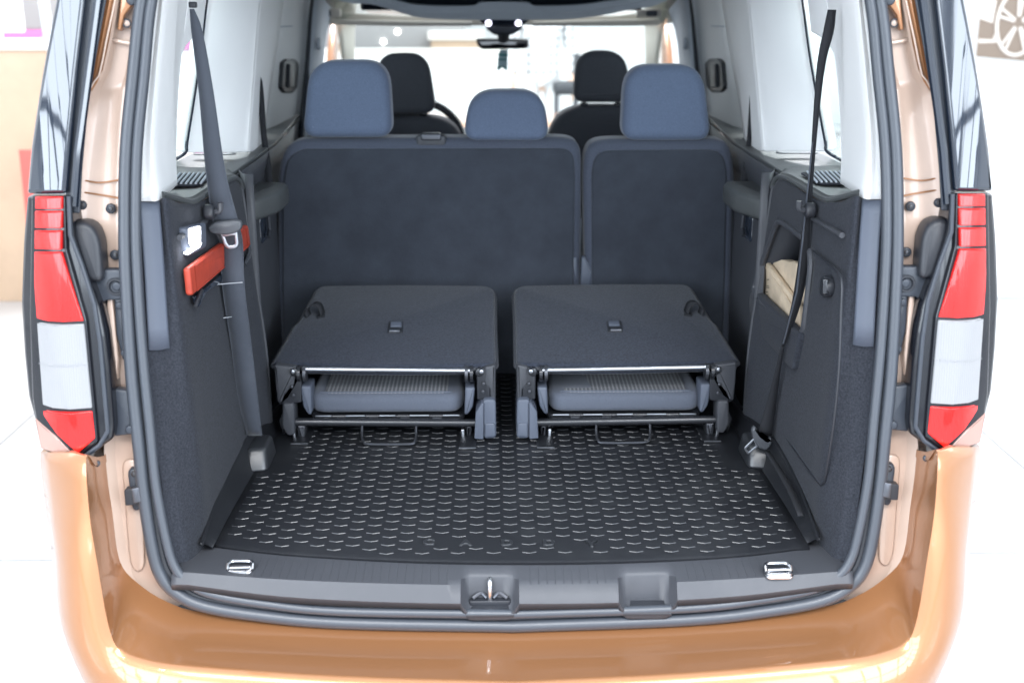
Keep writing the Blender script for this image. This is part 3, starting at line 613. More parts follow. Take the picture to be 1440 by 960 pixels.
def trims(side):
    V, F = loft(wall_rows(side), 6, 8)
    if side == 'right':
        F = [f for f in F if not inside((sum(V[i].y for i in f)/4, sum(V[i].z for i in f)/4), PKT)]
    st = obj('side_trim', V, F, 'carpet', car, 50, solid=.003, label='charcoal carpeted side trim of the load space, %s side' % side)
    # step seam and the panel beyond it
    seam = [Vector((-.642, .70, 1.243)), Vector((-.641, .755, 1.232)), Vector((-.638, .785, 1.19)), Vector((-.624, .79, 1.0)), Vector((-.607, .79, .8)), Vector((-.605, .79, .56))]
    obj('seam_edge', *tube(crs(seam, 5), .004, 8), 'hard', st)
    rear = []
    for y, xo in ((.79, -.612), (.80, -.640), (.95, -.650), (1.15, -.655), (1.36, -.665)):
        rear.append([Vector((xo-(.03 if z > 1.1 else 0)*(y > .8), y, z)) for z in (.55, .8, 1.0, 1.09, 1.12, 1.24)])
    obj('wheelhouse_trim', *loft(rear, 0, 3), 'hard', st, 30, solid=.003)
    # armrest ledge
    obj('armrest', *prism(rnd([(-.70, .82), (-.625, .86), (-.585, .98), (-.585, 1.12), (-.60, 1.17), (-.70, 1.17)], .03), fz(1.165), .055, .014), 'shelf', st)
    obj('armrest_niche', *prism(rnd([(1.02, 1.02), (1.16, 1.02), (1.16, 1.10), (1.02, 1.10)], .02), fx(-.648), .01, .002), 'gloss', st)
    obj('niche_latch', *tube([(-.640, 1.09, 1.085), (-.640, 1.10, 1.045), (-.640, 1.075, 1.03)], .006, 8), 'steel', st)
    # shelf under the window with a vent
    lip = [Vector((-.640, .79, 1.205)), Vector((-.641, .755, 1.232)), Vector((-.641, .66, 1.246)), Vector((-.641, .45, 1.248)), Vector((-.643, .33, 1.250)), Vector((-.652, .25, 1.27)), Vector((-.665, .2, 1.285))]
    lip = crs(lip, 4)
    obj('shelf_edge', *tube(lip, .0065, 8), 'shelf', st)
    sh = obj('window_shelf', *loft([lip, [p+Vector((-.006, 0, .008)) for p in lip], [Vector((p.x-.03, p.y, max(p.z+.006, 1.250))) for p in lip], [Vector((-.76, p.y+.02, 1.252)) for p in lip], [Vector((-.85, p.y+.03, 1.255)) for p in lip]], 0, 2), 'shelf', st, 40, solid=.003)
    obj('window_shelf_end', *prism([(-.85, .78), (-.66, .78), (-.67, 1.42), (-.74, 2.3), (-.85, 2.3)], fz(1.243), .012, .003), 'shelf', st)
    obj('belt_rail', *loft([[Vector((-.655, .79, 1.236)), Vector((-.672, 1.4, 1.232)), Vector((-.74, 2.3, 1.225))], [Vector((-.668, .79, 1.16)), Vector((-.690, 1.4, 1.15)), Vector((-.745, 2.3, 1.14))], [Vector((-.650, .79, 1.10)), Vector((-.675, 1.4, 1.08)), Vector((-.735, 2.3, 1.0))], [Vector((-.660, .79, .6)), Vector((-.68, 1.4, .6)), Vector((-.735, 2.3, .5))]], 3, 0), 'hard', st, 20, solid=.003)
    vp = PZ(266, 252, 1.262)
    ve = obj('speaker_vent', *prism(rnd([(vp.x-.055, vp.y-.085), (vp.x+.04, vp.y-.085), (vp.x+.04, vp.y+.085), (vp.x-.055, vp.y+.085)], .02), fz(1.2625), .004, .001), 'carpet', st)
    for k in range(9):
        x = vp.x-.050+k*.0105; obj('vent_slat', *tube([(x+.010, vp.y-.078, 1.2645), (x-.010, vp.y+.078, 1.2645)], .0026, 6), 'trimgrey', ve)
    sp = PZ(302, 217, 1.256); obj('belt_slot', *prism(rnd([(sp.x-.055, sp.y-.016), (sp.x+.055, sp.y-.016), (sp.x+.055, sp.y+.016), (sp.x-.055, sp.y+.016)], .015), fz(1.2585), .003, .001), 'gloss', st)
    # bag hook
    hk = PX(287, 298, -.632); o = obj('bag_hook', *disc(hk, .016, .022, 'X'), 'plastic', st); obj('hook_tip', *tube(crs([hk+Vector((.02, 0, 0)), hk+Vector((.034, -.004, .004)), hk+Vector((.036, -.006, .02))], 4), .006, 8), 'hard', o)
    obj('hook_ledge', *tube([Vector((-.636, .19, 1.205)), Vector((-.636, .40, 1.200))], .006, 8), 'hard', st)
    # rear pillar band (blue-grey lower half)
    a = [PT(u, v, .026) for u, v in ((196, 284), (200, 340), (204, 400), (209, 492))]; b = [PT(u, v, .040) for u, v in ((209, 284), (213, 340), (217, 400), (222, 491))]; c = [PT(u, v, .050) for u, v in ((224, 283), (228, 340), (232, 400), (238, 489))]
    obj('pillar_band', *loft([a, [p+Vector((.003, -.004, 0)) for p in b], c], 3, 4), 'pilgrey', st, 50, solid=.004)
    # white trim of the rear pillar
    w0 = [PT(u, v, .028) for u, v in ((224, -70), (219, 0), (206, 107), (198, 213), (196, 283))]
    w1 = [PT(u, v, .036) for u, v in ((238, -70), (232, 0), (222, 107), (215, 213), (222, 282))]
    w2 = [PX(u, v, -.70) for u, v in ((272, -70), (262, 0), (249, 107), (244, 205), (246, 262))]
    w3 = [p+Vector((-.012, .02, 0)) for p in w2]; w4 = [p+Vector((-.13, .05, 0)) for p in w2]
    wh = obj('rear_pillar_trim', *loft([w0, [a.lerp(b, .5)+Vector((0, -.004, 0)) for a, b in zip(w0, w1)], w1, [a.lerp(b, .5) for a, b in zip(w1, w2)], w2, w3, w4], 5, 3), 'white', car, 50, solid=.003, label='pale rear pillar trim')
    hp = [(258, 0), (266, -90), (304, -90), (290, 0), (286, 46), (273, 54), (262, 66), (256, 80), (246, 125), (240, 120)]
    P = [PX(u, v, -.702) for u, v in hp]; obj('window_header', *prism([(p.y, p.z) for p in P], fx(-.702), .03, .006), 'white', wh)
    # C pillar trim
    a = [PX(u, v, -.80) for u, v in ((303, -90), (290, 0), (281, 77), (270, 150), (262, 200), (260, 214))]
    b = [PX(u, v, -.69) for u, v in ((380, -90), (366, 0), (359, 77), (353, 150), (349, 200), (348, 214))]
    c = [PX(u, v, -.72) for u, v in ((414, -90), (399, 0), (388, 77), (377, 150), (371, 200), (370, 210))]
    m_ = [p.lerp(q, .5)+Vector((.012, -.012, 0)) for p, q in zip(a, b)]
    cp = obj('centre_pillar_trim', *loft([[p+Vector((-.04, .05, 0)) for p in a], a, m_, b, [p.lerp(q, .06) for p, q in zip(b, c)], c, [p+Vector((-.09, .02, 0)) for p in c]], 4, 3), 'white', car, 50, solid=.003, label='broad pale pillar trim between the side windows')
    wsl = a+[Vector((-.81, .80, 1.268)), Vector((-.80, .55, 1.262))]
    obj('window_seal', *tube(crs([p+Vector((.004, -.012, 0)) for p in wsl], 4), .0045, 8), 'gloss', cp)
    # sliding door frame with its handle
    a = [PX(u, v, -.765) for u, v in ((411, -90), (398, 0), (384, 83), (374, 143), (372, 184))]
    b = [PX(u, v, -.75) for u, v in ((452, -90), (437, 0), (431, 83), (425, 143), (420, 189))]
    sd = obj('sliding_door_trim', *loft([[p+Vector((-.08, .0, 0)) for p in a], a, [p.lerp(q, .5)+Vector((.008, 0, 0)) for p, q in zip(a, b)], b, [p+Vector((-.05, .04, 0)) for p in b]], 4, 3), 'white', car, 50, solid=.003, label='pale sliding door trim with a black handle')
    hd = PX(406, 108, -.752); hw = [PX(u, v, -.747) for u, v in ((396, 88), (401, 83), (413, 83), (418, 90), (416, 123), (410, 131), (398, 131), (393, 124))]
    hn = obj('door_handle', *prism(rnd([(p.y, p.z) for p in hw], .02), fx(-.739), .02, .006), 'plastic', sd)
    hw = [PX(u, v, -.74) for u, v in ((403, 90), (410, 90), (409, 124), (402, 124))]; obj('handle_grip', *prism(rnd([(p.y, p.z) for p in hw], .01), fx(-.728), .02, .005), 'plastic', hn)
    obj('trim_joint', *tube([PX(u, v, -.751) for u, v in ((394, 38), (412, 37), (436, 38))], .002, 6), 'trimgrey', sd)
    obj('door_seal', *tube(crs([PX(u, v, -.72) for u, v in ((454, -90), (440, 0), (433, 83), (427, 143), (423, 192))], 3), .011, 8), 'gloss', sd)
    obj('front_door_seal', *tube(crs([PX(u, v, -.71) for u, v in ((455, -90), (441, 0), (435, 83), (429, 143), (425, 192))], 3), .008, 8), 'plate', sd)
    # B pillar, door frame beyond, A pillar
    a = [PX(u, v, -.705) for u, v in ((456, -90), (442, 0), (436, 83), (428, 200))]; b = [PX(u, v, -.70) for u, v in ((490, -90), (472, 0), (455, 60), (449, 200))]
    bp = obj('front_pillar_trim', *loft([a, [p.lerp(q, .5)+Vector((.014, -.01, 0)) for p, q in zip(a, b)], b, [p+Vector((-.08, .03, 0)) for p in b]], 4, 3), 'trimgrey', car, 50, solid=.004)
    obj('belt_adjuster', *disc(PX(446, 62, -.69), .022, .012, 'X'), 'trimgrey', bp)
    a = [PX(u, v, -.80) for u, v in ((476, 20), (467, 40), (462, 90), (459, 180))]; b = [PX(u, v, -.80) for u, v in ((478, 20), (478, 60), (481, 92), (484, 180))]
    obj('front_door_frame', *loft([a, b], 3, 2), 'paint', car, solid=.02)
    a = [Vector((-.735, 2.55, 1.72)), Vector((-.70, 2.75, 1.63)), PX(471, 29, -.70), PX(481, 85, -.70), Vector((-.74, 3.55, 1.10))]
    b = [Vector((-.60, 2.65, 1.74)), Vector((-.60, 2.9, 1.66)), PX(497, 30, -.66), PX(496, 85, -.67), Vector((-.70, 3.65, 1.10))]
    obj('windscreen_pillar', *loft([a, b, [p+Vector((.0, .06, 0)) for p in b]], 4, 3), 'beige', car, 50, solid=.004)
    # panes
    obj('rear_quarter_window', *loft([[Vector((-.86, .30, 1.22)), Vector((-.86, 1.02, 1.22))], [Vector((-.77, .36, 1.84)), Vector((-.77, 1.30, 1.84))]], 0, 0), 'glasstint', car, solid=.004)
    obj('sliding_door_window', *loft([[Vector((-.865, 1.30, 1.22)), Vector((-.865, 2.20, 1.22))], [Vector((-.775, 1.60, 1.83)), Vector((-.775, 2.60, 1.83))]]), 'glassclear', car, solid=.004)
    obj('front_door_window', *loft([[Vector((-.86, 2.35, 1.16)), Vector((-.86, 3.45, 1.10))], [Vector((-.775, 2.60, 1.80)), Vector((-.775, 2.75, 1.75))]]), 'glassclear', car, solid=.004)
both(trims)

# ---- left wall: lit luggage lamp; right wall: pocket, grommet, panel joint
lp = [PX(u, v, -.635) for u, v in ((259, 322), (282, 317), (284, 345), (264, 358))]
lb = obj('luggage_lamp', *prism(rnd([(p.y, p.z) for p in [PX(u, v, -.634) for u, v in ((257, 320), (286, 312), (287, 348), (262, 361))]], .012), fx(-.628), .02, .005), 'pilgrey', car, label='lit luggage lamp on the left side trim')
obj('lamp_window', *prism(rnd([(p.y, p.z) for p in [PX(u, v, -.626) for u, v in ((267, 322), (281, 318), (281, 340), (268, 345))]], .006), fx(-.624), .006, .002), 'lampglow', lb)
obj('lamp_window', *prism(rnd([(p.y, p.z) for p in [PX(u, v, -.626) for u, v in ((261, 356), (268, 350), (283, 341), (281, 347), (264, 358))]], .003), fx(-.625), .005, .001), 'lampglow', lb)
MIRROR[0] = 0
pk = G().add(prism([(q.x, q.y) for q in rnd([(a, b, 0) for a, b in PKT], .02)], fx(-.735), .01, .0, 1))
pocket = obj('pocket_back', *pk.vf(), 'plastic', car)
Q = [(q.x, q.y) for q in rnd([(a, b, 0) for a, b in PKT], .03)]; Q.append(Q[0])
obj('pocket_liner', *loft([[Vector((wall_x(y, z)+.001, y, z)) for y, z in Q], [Vector((-.738, y, z)) for y, z in Q]]), 'hard', pocket, solid=.003)
obj('pocket_rim', *tube([Vector((wall_x(y, z)+.002, y, z)) for y, z in Q[:-1]], .0075, 8, True), 'hard', pocket)
def wallplate(px, x, depth, rr, r): P = [PX(u, v, x) for u, v in px]; return prism(rnd([(p.y, p.z) for p in P], rr), fx(x), depth, r)
MIRROR[0] = None
fX = lambda x0: (lambda a, b, h: Vector((x0+h, a, b)))
def rplate(px, x, depth, rr, r): P = [PX(u, v, x) for u, v in px]; return prism(rnd([(p.y, p.z) for p in P], rr), fX(x), depth, r)
obj('pocket_front', *rplate([(1057, 405), (1121, 467), (1122, 474), (1114, 521), (1106, 514), (1064, 466), (1055, 450), (1052, 424)], .618, .022, .012, .006), 'carpet', pocket)
obj('grommet', *rplate([(1152, 390), (1158, 385), (1162, 400), (1160, 415), (1155, 420), (1150, 410)], .620, .02, .02, .005), 'plastic', car)
obj('grommet_pull', *rplate([(1155, 392), (1158, 392), (1157, 414), (1154, 414)], .615, .012, .004, .002), 'blackmetal', car)
g = G().add(tube(crs([PX(u, v, .6285) for u, v in ((1143, 353), (1160, 366), (1178, 383), (1184, 398), (1183, 440), (1180, 520), (1172, 600), (1161, 668), (1156, 681), (1150, 677), (1130, 650), (1108, 618))], 5), .0028, 6))
obj('access_panel_joint', *g.vf(), 'plastic', car)

# ---- headliner, overhead shelf, visors, mirror, windscreen, dash
obj('headliner', *mirror_join(*loft([[Vector((0, .16, 1.862)), Vector((-.4, .16, 1.855)), Vector((-.58, .16, 1.82)), Vector((-.66, .16, 1.70))], [Vector((0, 1.2, 1.84)), Vector((-.42, 1.2, 1.835)), Vector((-.62, 1.2, 1.80)), Vector((-.76, 1.25, 1.66))], [Vector((0, 2.3, 1.82)), Vector((-.42, 2.3, 1.81)), Vector((-.62, 2.3, 1.78)), Vector((-.74, 2.35, 1.66))], [Vector((0, 2.80, 1.72)), Vector((-.4, 2.78, 1.72)), Vector((-.58, 2.75, 1.71)), Vector((-.70, 2.7, 1.66))]], 3, 3)), 'liner', car, solid=.004)
lo = [(430, -26), (480, 2), (520, 6), (545, 12), (580, 23), (620, 27), (671, 28), (712, 28), (760, 28), (800, 27), (845, 22), (890, 13), (925, 7), (975, -20)]
up = [(430, -40), (480, -12), (520, -6), (545, -2), (575, 6), (610, 9), (665, 9), (678, 4), (740, 4), (752, 9), (810, 8), (850, 3), (890, -5), (975, -35)]
lw, uw = [PY(u, v, 2.40) for u, v in lo], [PY(u, v, 2.40) for u, v in up]
os_ = obj('overhead_shelf', *loft([[p+Vector((0, .34, .03)) for p in lw], [p+Vector((0, .02, -.001)) for p in lw], lw, [p.lerp(q, .5)+Vector((0, -.012, 0)) for p, q in zip(lw, uw)], uw, [p+Vector((0, .02, .004)) for p in uw], [p+Vector((0, .34, -.01)) for p in uw]], 3, 1), 'trimgrey', car, 40, label='grey overhead storage shelf above the front seats')
obj('shelf_back', *box((0, 2.72, 1.70), (1.1, .03, .20), .01), 'gloss', os_)
for s, px in ((-1, [(415, 27), (580, 30), (664, 31), (664, 37), (560, 37), (415, 34)]), (1, [(748, 31), (880, 28), (928, 27), (928, 36), (880, 37), (748, 37)])):
    obj('sun_visor', *plate(px, 2.86, .03, .006, .004), 'beige', car)
    q = PY(462 if s < 0 else 912, 19, 2.84); o = obj('visor_clip', *box(q, (.10, .03, .035), .008), 'beige', car); obj('visor_hook', *box(q+Vector((.01*s, -.018, 0)), (.045, .014, .022), .004), 'plate', o)
obj('windscreen_header', *plate([(395, 14), (560, 22), (712, 23), (870, 22), (950, 12), (950, 33), (870, 35), (712, 36), (560, 36), (395, 32)], 2.93, .05, .01, .006), 'beige', car)
mh = obj('mirror_mount', *plate([(680, 14), (738, 14), (746, 27), (740, 35), (676, 35), (673, 27)], 2.82, .08, .01, .02), 'gloss', car)
obj('mount_base', *plate([(683, 33), (735, 33), (733, 42), (720, 50), (696, 50), (684, 42)], 2.84, .06, .012, .012), 'plate', mh)
M['led'] = mat('courtesy_led', (.8, .8, 1), .4, emit=(.85, .83, 1.0, 3.0))
for u in (687, 729): obj('courtesy_light', *disc(PY(u, 33, 2.812), .012, .01), 'led', mh)
obj('mirror_arm', *tube([PY(708, 40, 2.86), PY(708, 56, 2.90)], [.03, .022], 12), 'plastic', mh)
mi = obj('rear_view_mirror', *prism(rnd(ftrace([(669, 54), (742, 55), (744, 62), (741, 69), (677, 70), (671, 64)], 2.92), .012), fy(2.92), .035, .008), 'plastic', mh)
M['mirrorglass'] = mat('mirror_glass', (.16, .16, .16), .06, 1.0)
obj('mirror_glass', *prism(rnd(ftrace([(672, 56.5), (740, 57.5), (741, 62), (738, 67), (680, 68), (674, 63)], 2.916), .010), fy(2.916), .006, .002), 'mirrorglass', mi)
obj('windscreen', *mirror_join(*loft([[Vector((0, 2.98, 1.66)), Vector((-.45, 2.93, 1.66)), Vector((-.66, 2.80, 1.65))], [Vector((0, 3.75, 1.02)), Vector((-.5, 3.68, 1.02)), Vector((-.78, 3.52, 1.02))]], 3, 4)), 'glassclear', car, solid=.004)
da = obj('dashboard', *mirror_join(*loft([[Vector((0, 2.95, .6)), Vector((-.5, 2.95, .6)), Vector((-.72, 2.9, .6))], [Vector((0, 2.92, 1.02)), Vector((-.5, 2.92, 1.02)), Vector((-.72, 2.88, 1.02))], [Vector((0, 3.05, 1.085)), Vector((-.5, 3.03, 1.09)), Vector((-.72, 3.0, 1.06))], [Vector((0, 3.7, 1.05)), Vector((-.5, 3.62, 1.05)), Vector((-.74, 3.5, 1.04))]], 3, 3)), 'plastic', car, 40)
obj('instrument_hood', *prism(rnd([(-.54, 1.04), (-.20, 1.04), (-.22, 1.115), (-.36, 1.14), (-.52, 1.115)], .03), fy(2.92), .2, .02), 'plastic', da)
c = Vector((-.345, 2.74, 1.085)); ax = Vector((0, .85, .53)).normalized(); e2 = Vector((0, -ax.z, ax.y)); ringp = [c+Vector((1, 0, 0))*(.185*math.cos(k/40*6.2832))+Vector((0, -.53*-1, .85))*(.185*math.sin(k/40*6.2832)) for k in range(40)]
sw = obj('steering_wheel', *tube(ringp, .017, 10, True), 'blackmetal', car); obj('wheel_hub', *disc(c+Vector((0, .0, 0)), .07, .05), 'plastic', sw)
for an in (0, math.pi, -math.pi/2): obj('wheel_spoke', *tube([c+Vector((.05*math.cos(an), .02, .05*math.sin(an))), c+Vector((.18*math.cos(an), .53*.18*math.sin(an), .85*.18*math.sin(an)))], .014, 8), 'plastic', sw)

# ================================================================== SEATS
def headrest(px, y, depth, m, parent, base, label=None):
    P = rnd(ftrace(px, y), [.045, .075, .075, .045], 7)
    top = max(p.y for p in P); bot = min(p.y for p in P); cx = sum(p.x for p in P)/len(P)
    f = lambda a, b, h: Vector((a, y-depth*.3+h+.035*((b-bot)/(top-bot))-.10*((a-cx)*(a-cx)), b))
    o = obj('headrest', *prism(P, f, depth, min(.030, (top-bot)*.17), 6), m, parent, 75, label=label)
    zs = base
    for s in (-1, 1):
        x = cx+s*.30*(max(p.x for p in P)-min(p.x for p in P))
        po = obj('headrest_post', *tube([(x, y+.03, bot-.06), (x, y+.03, bot+.03)], .006, 8), 'steel', o)
        obj('post_collar', *disc((x, y+.03, zs+.006), .017, .016, 'z', 14), 'gloss', o)
    return o
def second_row(name, label, outline, inner, hrs, extra):
    P = ftrace(outline, 1.35); xs_ = [p.x for p in P]
    t = thing('second_row_seat', label, 'car seat', ((min(xs_)+max(xs_))/2, 1.42, .56), 'second row seats')
    lean = lambda y0: (lambda a, b, h: Vector((a, y0+h+(b-1.0)*.10-.035, b)))
    obj('backrest', *prism(rnd(P, [.05 if p.y > 1.15 else .03 for p in P], 6), lean(1.350), .13, .028, 6), 'rimfabric', t, 70)
    obj('back_panel', *prism(rnd(ftrace(inner, 1.345), .022, 5), lean(1.343), .03, .007, 3), 'backcarpet', t, 60)
    for h, lab in hrs: headrest(h, 1.36, .115, 'fabric', t, max(p.y for p in P), lab)
    obj('seat_cushion', *prism(rnd([(min(xs_)+.02, 1.44), (max(xs_)-.02, 1.44), (max(xs_)-.02, 1.93), (min(xs_)+.02, 1.93)], .05), fz(.93), .14, .03, 5), 'fabric', t, 70)
    obj('seat_base', *prism(rnd([(min(xs_)+.06, 1.46), (max(xs_)-.06, 1.46), (max(xs_)-.06, 1.85), (min(xs_)+.06, 1.85)], .03), fz(.785), .05, .01), 'blackmetal', t)
    for x in (min(xs_)+.10, max(xs_)-.10):
        for y in (1.5, 1.8): obj('leg', *tube([(x, y, .555), (x, y, .74)], .018, 8), 'blackmetal', t)
    return t, lean
t1, lean = second_row('wide', 'wide second row seat with two headrests, carpeted back', [(394, 540), (391, 250), (397, 212), (418, 195), (800, 193), (815, 203), (818, 225), (812, 540)], [(404, 540), (399, 262), (405, 222), (424, 209), (794, 208), (806, 216), (808, 240), (802, 540)],
    [([(426, 193), (434, 86), (545, 85), (553, 193)], None), ([(651, 197), (661, 128), (764, 127), (773, 197)], 'low headrest of the middle place')], None)
# release handle on top of the wide backrest
p = PY(607, 195, 1.375)
rh = obj('release_handle', *prism(rnd([(p.x-.044, 1.34), (p.x+.044, 1.34), (p.x+.040, 1.40), (p.x-.040, 1.40)], .012), fz(p.z+.012), .03, .006), 'hard', t1); obj('release_lever', *prism(rnd([(p.x-.030, 1.336), (p.x+.030, 1.336), (p.x+.026, 1.385), (p.x-.026, 1.385)], .008), fz(p.z+.018), .02, .005), 'steel', rh)
t2, _ = second_row('narrow', 'narrow second row seat with one headrest, on the right', [(824, 540), (819, 235), (825, 206), (842, 196), (1014, 195), (1028, 206), (1033, 240), (1019, 540)], [(830, 540), (831, 240), (836, 219), (850, 211), (1004, 210), (1017, 219), (1021, 245), (1008, 540)],
    [([(873, 197), (880, 92), (990, 91), (999, 197)], None)], None)
for t, px in ((t1, [(806, 362), (812, 362), (812, 402), (784, 402), (794, 386)]), (t2, [(818, 362), (824, 362), (836, 386), (842, 402), (816, 402)]), (t1, [(404, 392), (424, 392), (430, 420), (428, 470), (406, 470)]), (t2, [(1000, 392), (1016, 386), (1018, 470), (1002, 470)])):
    obj('hinge_bracket', *plate(px, 1.305, .03, .006, .005), 'pilgrey' if px[0][1] < 380 else 'plastic', t)
pp = PY(409, 402, 1.30); obj('release_strap', *box(pp, (.012, .008, .03), .003), 'redsign', t1)

def front_seat(label, hr, back, y):
    P = ftrace(back, y); xs_ = [p.x for p in P]; t = thing('front_seat', label, 'car seat', ((min(xs_)+max(xs_))/2, y+.1, .45), 'front seats')
    obj('backrest', *prism(rnd(P, .07, 6), lambda a, b, h: Vector((a, y+h+(b-1.1)*-.0, b)), .14, .035, 6), 'frontfabric', t, 70)
    headrest(hr, y+.01, .11, 'frontfabric', t, max(p.y for p in P))
    obj('seat_cushion', *prism(rnd([(min(xs_), y+.10), (max(xs_), y+.10), (max(xs_), y+.6), (min(xs_), y+.6)], .06), fz(.86), .18, .04, 5), 'frontfabric', t, 70)
    obj('seat_base', *box(((min(xs_)+max(xs_))/2, y+.35, .6), (.42, .42, .14), .02), 'plastic', t)
front_seat('left front seat with headrest touching its backrest, behind the steering wheel', [(536, 163), (528, 76), (600, 75), (614, 159)], [(500, 420), (503, 200), (520, 172), (552, 161), (600, 163), (628, 168), (647, 186), (654, 220), (654, 420)], 2.33)
front_seat('right front seat with headrest raised clear of its backrest', [(805, 144), (813, 72), (880, 72), (889, 144)], [(768, 420), (769, 195), (782, 165), (806, 150), (846, 148), (890, 150), (925, 160), (935, 190), (938, 420)], 2.35)

# ---- folded third row seats: built once as the left one, mirrored for the right
PA, PB = .770-.188*.73, .188
def folded(side):
    mx = MIRROR[0]; cx = -.308 if mx is None else 2*mx+.308
    lab = 'folded third row seat on the left, strap loop at its far left corner' if side == 'left' else 'folded third row seat on the right, strap loop at its far right corner'
    t = thing('third_row_seat', lab, 'car seat', (cx, .95, .58), 'folded third row seats')
    fp = lambda off=0.: (lambda a, b, h: Vector((a, b+.185*(h-off), PA+PB*b-(h-off))))
    def trc(px): return [Vector((p.x, p.y)) for p in (PP(u, v, PA, PB) for u, v in px)]
    out = [(382, 510), (413, 456), (419, 452), (447, 401), (560, 399.5), (688, 401), (696, 409), (696, 455), (698, 512), (540, 515)]
    bk = obj('backrest', *prism(rnd(trc(out), [.012, .012, .012, .03, .2, .03, .02, .05, .016, .2], 5), fp(), .030, .009, 4), 'panelcarpet', t, 60)
    e = rnd(trc(out), [.012, .012, .012, .03, .2, .03, .02, .05, .016, .2], 5); f0 = fp()
    obj('panel_piping', *tube([f0(p.x, p.y, .012) for p in inset(e, -.001)], .0055, 7, True), 'hard', bk)
    obj('backrest_shell', *prism(rnd(trc([(390, 500), (418, 457), (450, 403), (690, 404), (693, 500)]), .02, 4), fp(-.028), .022, .008, 3), 'hard', t, 60)
    # latch insert and strap loop on the panel
    q = trc([(547, 453), (567, 453), (566, 469), (545, 469)])
    la = obj('latch_bezel', *prism(rnd(q, .004), fp(.0025), .006, .001), 'plastic', bk)
    obj('latch_lever', *prism(rnd(trc([(550, 454.5), (565, 454.5), (564.5, 461), (549, 461)]), .002), fp(.005), .006, .001), 'pilgrey', la)
    obj('latch_catch', *prism(rnd(trc([(547.5, 465.5), (562, 465.5), (562, 467.5), (547, 467.5)]), .001), fp(.005), .004, .0005), 'silver', la)
    b0, b1 = PP(434, 446, PA, PB), PP(452, 443, PA, PB)
    lp_ = [b0+Vector((0, 0, .004)), b0+Vector((-.003, .002, .020)), b0.lerp(b1, .4)+Vector((0, .002, .034)), b1+Vector((-.004, 0, .026)), b1+Vector((.004, -.004, .004))]
    lp_ = crs(lp_, 5); obj('strap_loop', *loft([[p+Vector((-.004, -.012, -.002)) for p in lp_], [p+Vector((.004, .012, .002)) for p in lp_]]), 'webdark', bk, solid=.003)
    obj('strap_stitch', *prism(rnd(trc([(446, 444), (457, 442), (457, 446), (446, 448)]), .003), fp(.004), .005, .001), 'webdark', bk)
    # front: tube, hinges, shells
    y = .74
    obj('cross_tube', *tube([PY(426, 519, y), PY(661, 521, y)], .0068, 12), 'silver', t)
    obj('side_shell', *plate([(385, 513), (417, 516), (415, 541), (399, 556), (398, 566), (390, 567), (387, 541)], y-.005, .10, .006, .006), 'hard', t)
    obj('side_shell', *plate([(681, 516), (697, 513), (697, 566), (690, 566), (689, 548), (681, 540)], y-.005, .10, .006, .006), 'hard', t)
    for px, bolts in (([(406, 545), (414, 540), (424, 519), (424, 566), (392, 569), (394, 560), (404, 558)], ((410, 544), (412, 556))), ([(670, 518), (681, 517), (689, 536), (689, 562), (671, 562)], ((679, 551), (680, 540)))):
        h = obj('hinge_plate', *plate(px, y-.004, .02, .004, .003), 'plastic', t)
        for b in bolts: obj('bolt', *disc(PY(b[0], b[1], y-.010), .0042, .006, n=12), 'steel', h)
    for u, w in ((412, 'a'), (672, 'b')):
        o = obj('recliner', *disc(PY(u+2, 524, y-.01), .011, .05, 'y', 20), 'blackmetal', t)
        obj('recliner_pin', *disc(PY(u+2-(3 if w == 'a' else -3), 523, y-.018), .006, .02, 'y', 12), 'silver', o)
    for u in (421, 429, 656, 663):
        obj('pivot_disc', *tube([PY(u-2.2, 525, y+.006), PY(u+2.2, 525, y+.006)], .021, 18), 'blackmetal' if u in (421, 663) else 'steel', t)
    for px in ([(422, 543), (437, 543), (438, 583), (433, 583), (426, 572)], [(654, 545), (668, 545), (665, 572), (658, 583), (653, 583)]):
        obj('side_bracket', *plate(px, y-.002, .07, .006, .005), 'pilgrey', t)
    # cushion
    c0, c1 = PY(434, 572, .765), PY(653, 572, .765); top = PY(459, 558, .765).z
    cu = obj('cushion', *prism(rnd([(c0.x, .768), (c1.x, .768), (c1.x-.012, 1.15), (c0.x+.012, 1.15)], .045, 6), lambda a, b, h: Vector((a, b, top+.02*min(1, (b-.77)/.1)-h)), top-PY(500, 583, .765).z, .017, 5), 'cushion', t, 70)
    a, b = PY(457, 562, .78), PY(629, 562, .78)
    obj('check_panel', *prism(rnd([(a.x, .784), (b.x, .784), (b.x+.004, 1.12), (a.x-.004, 1.12)], .01), lambda a, b, h: Vector((a, b, top+.02*min(1, (b-.77)/.1)+.0025-h)), .004, .0015, 2), 'check', cu)
    obj('cushion_seam', *tube([Vector((a.x-.012, .786, top+.005)), Vector((b.x+.012, .786, top+.005))], .0022, 6), 'cushion', cu)
    # base pan with its tabs, lower bar
    p0, p1 = PY(436, 586, .78), PY(654, 586, .78)
    pan = obj('base_pan', *prism(rnd([(p0.x, .775), (p1.x, .775), (p1.x, 1.14), (p0.x, 1.14)], .02), fz(p0.z+.006), .022, .005), 'blackmetal', t)
    for k in range(5):
        x = p0.x+.035+(p1.x-p0.x-.07)*k/4; obj('pan_tab', *box((x-.0, .772, p0.z+.005), (.042 if k % 2 == 0 else .05, .006, .0045), .0015), 'silver', pan)
        if k < 4: obj('pan_hook', *box((x+.045, .770, p0.z-.004), (.024, .008, .009), .002), 'steel', pan)
    obj('lower_bar', *tube([PY(408, 593, .75), PY(668, 594.5, .75)], .0105, 14), 'blackmetal', t)
    # feet
    fo = obj('foot', *plate([(397, 567), (412, 567), (414, 574), (414, 612), (404, 613), (396, 600)], .725, .06, .006, .006), 'hard', t)
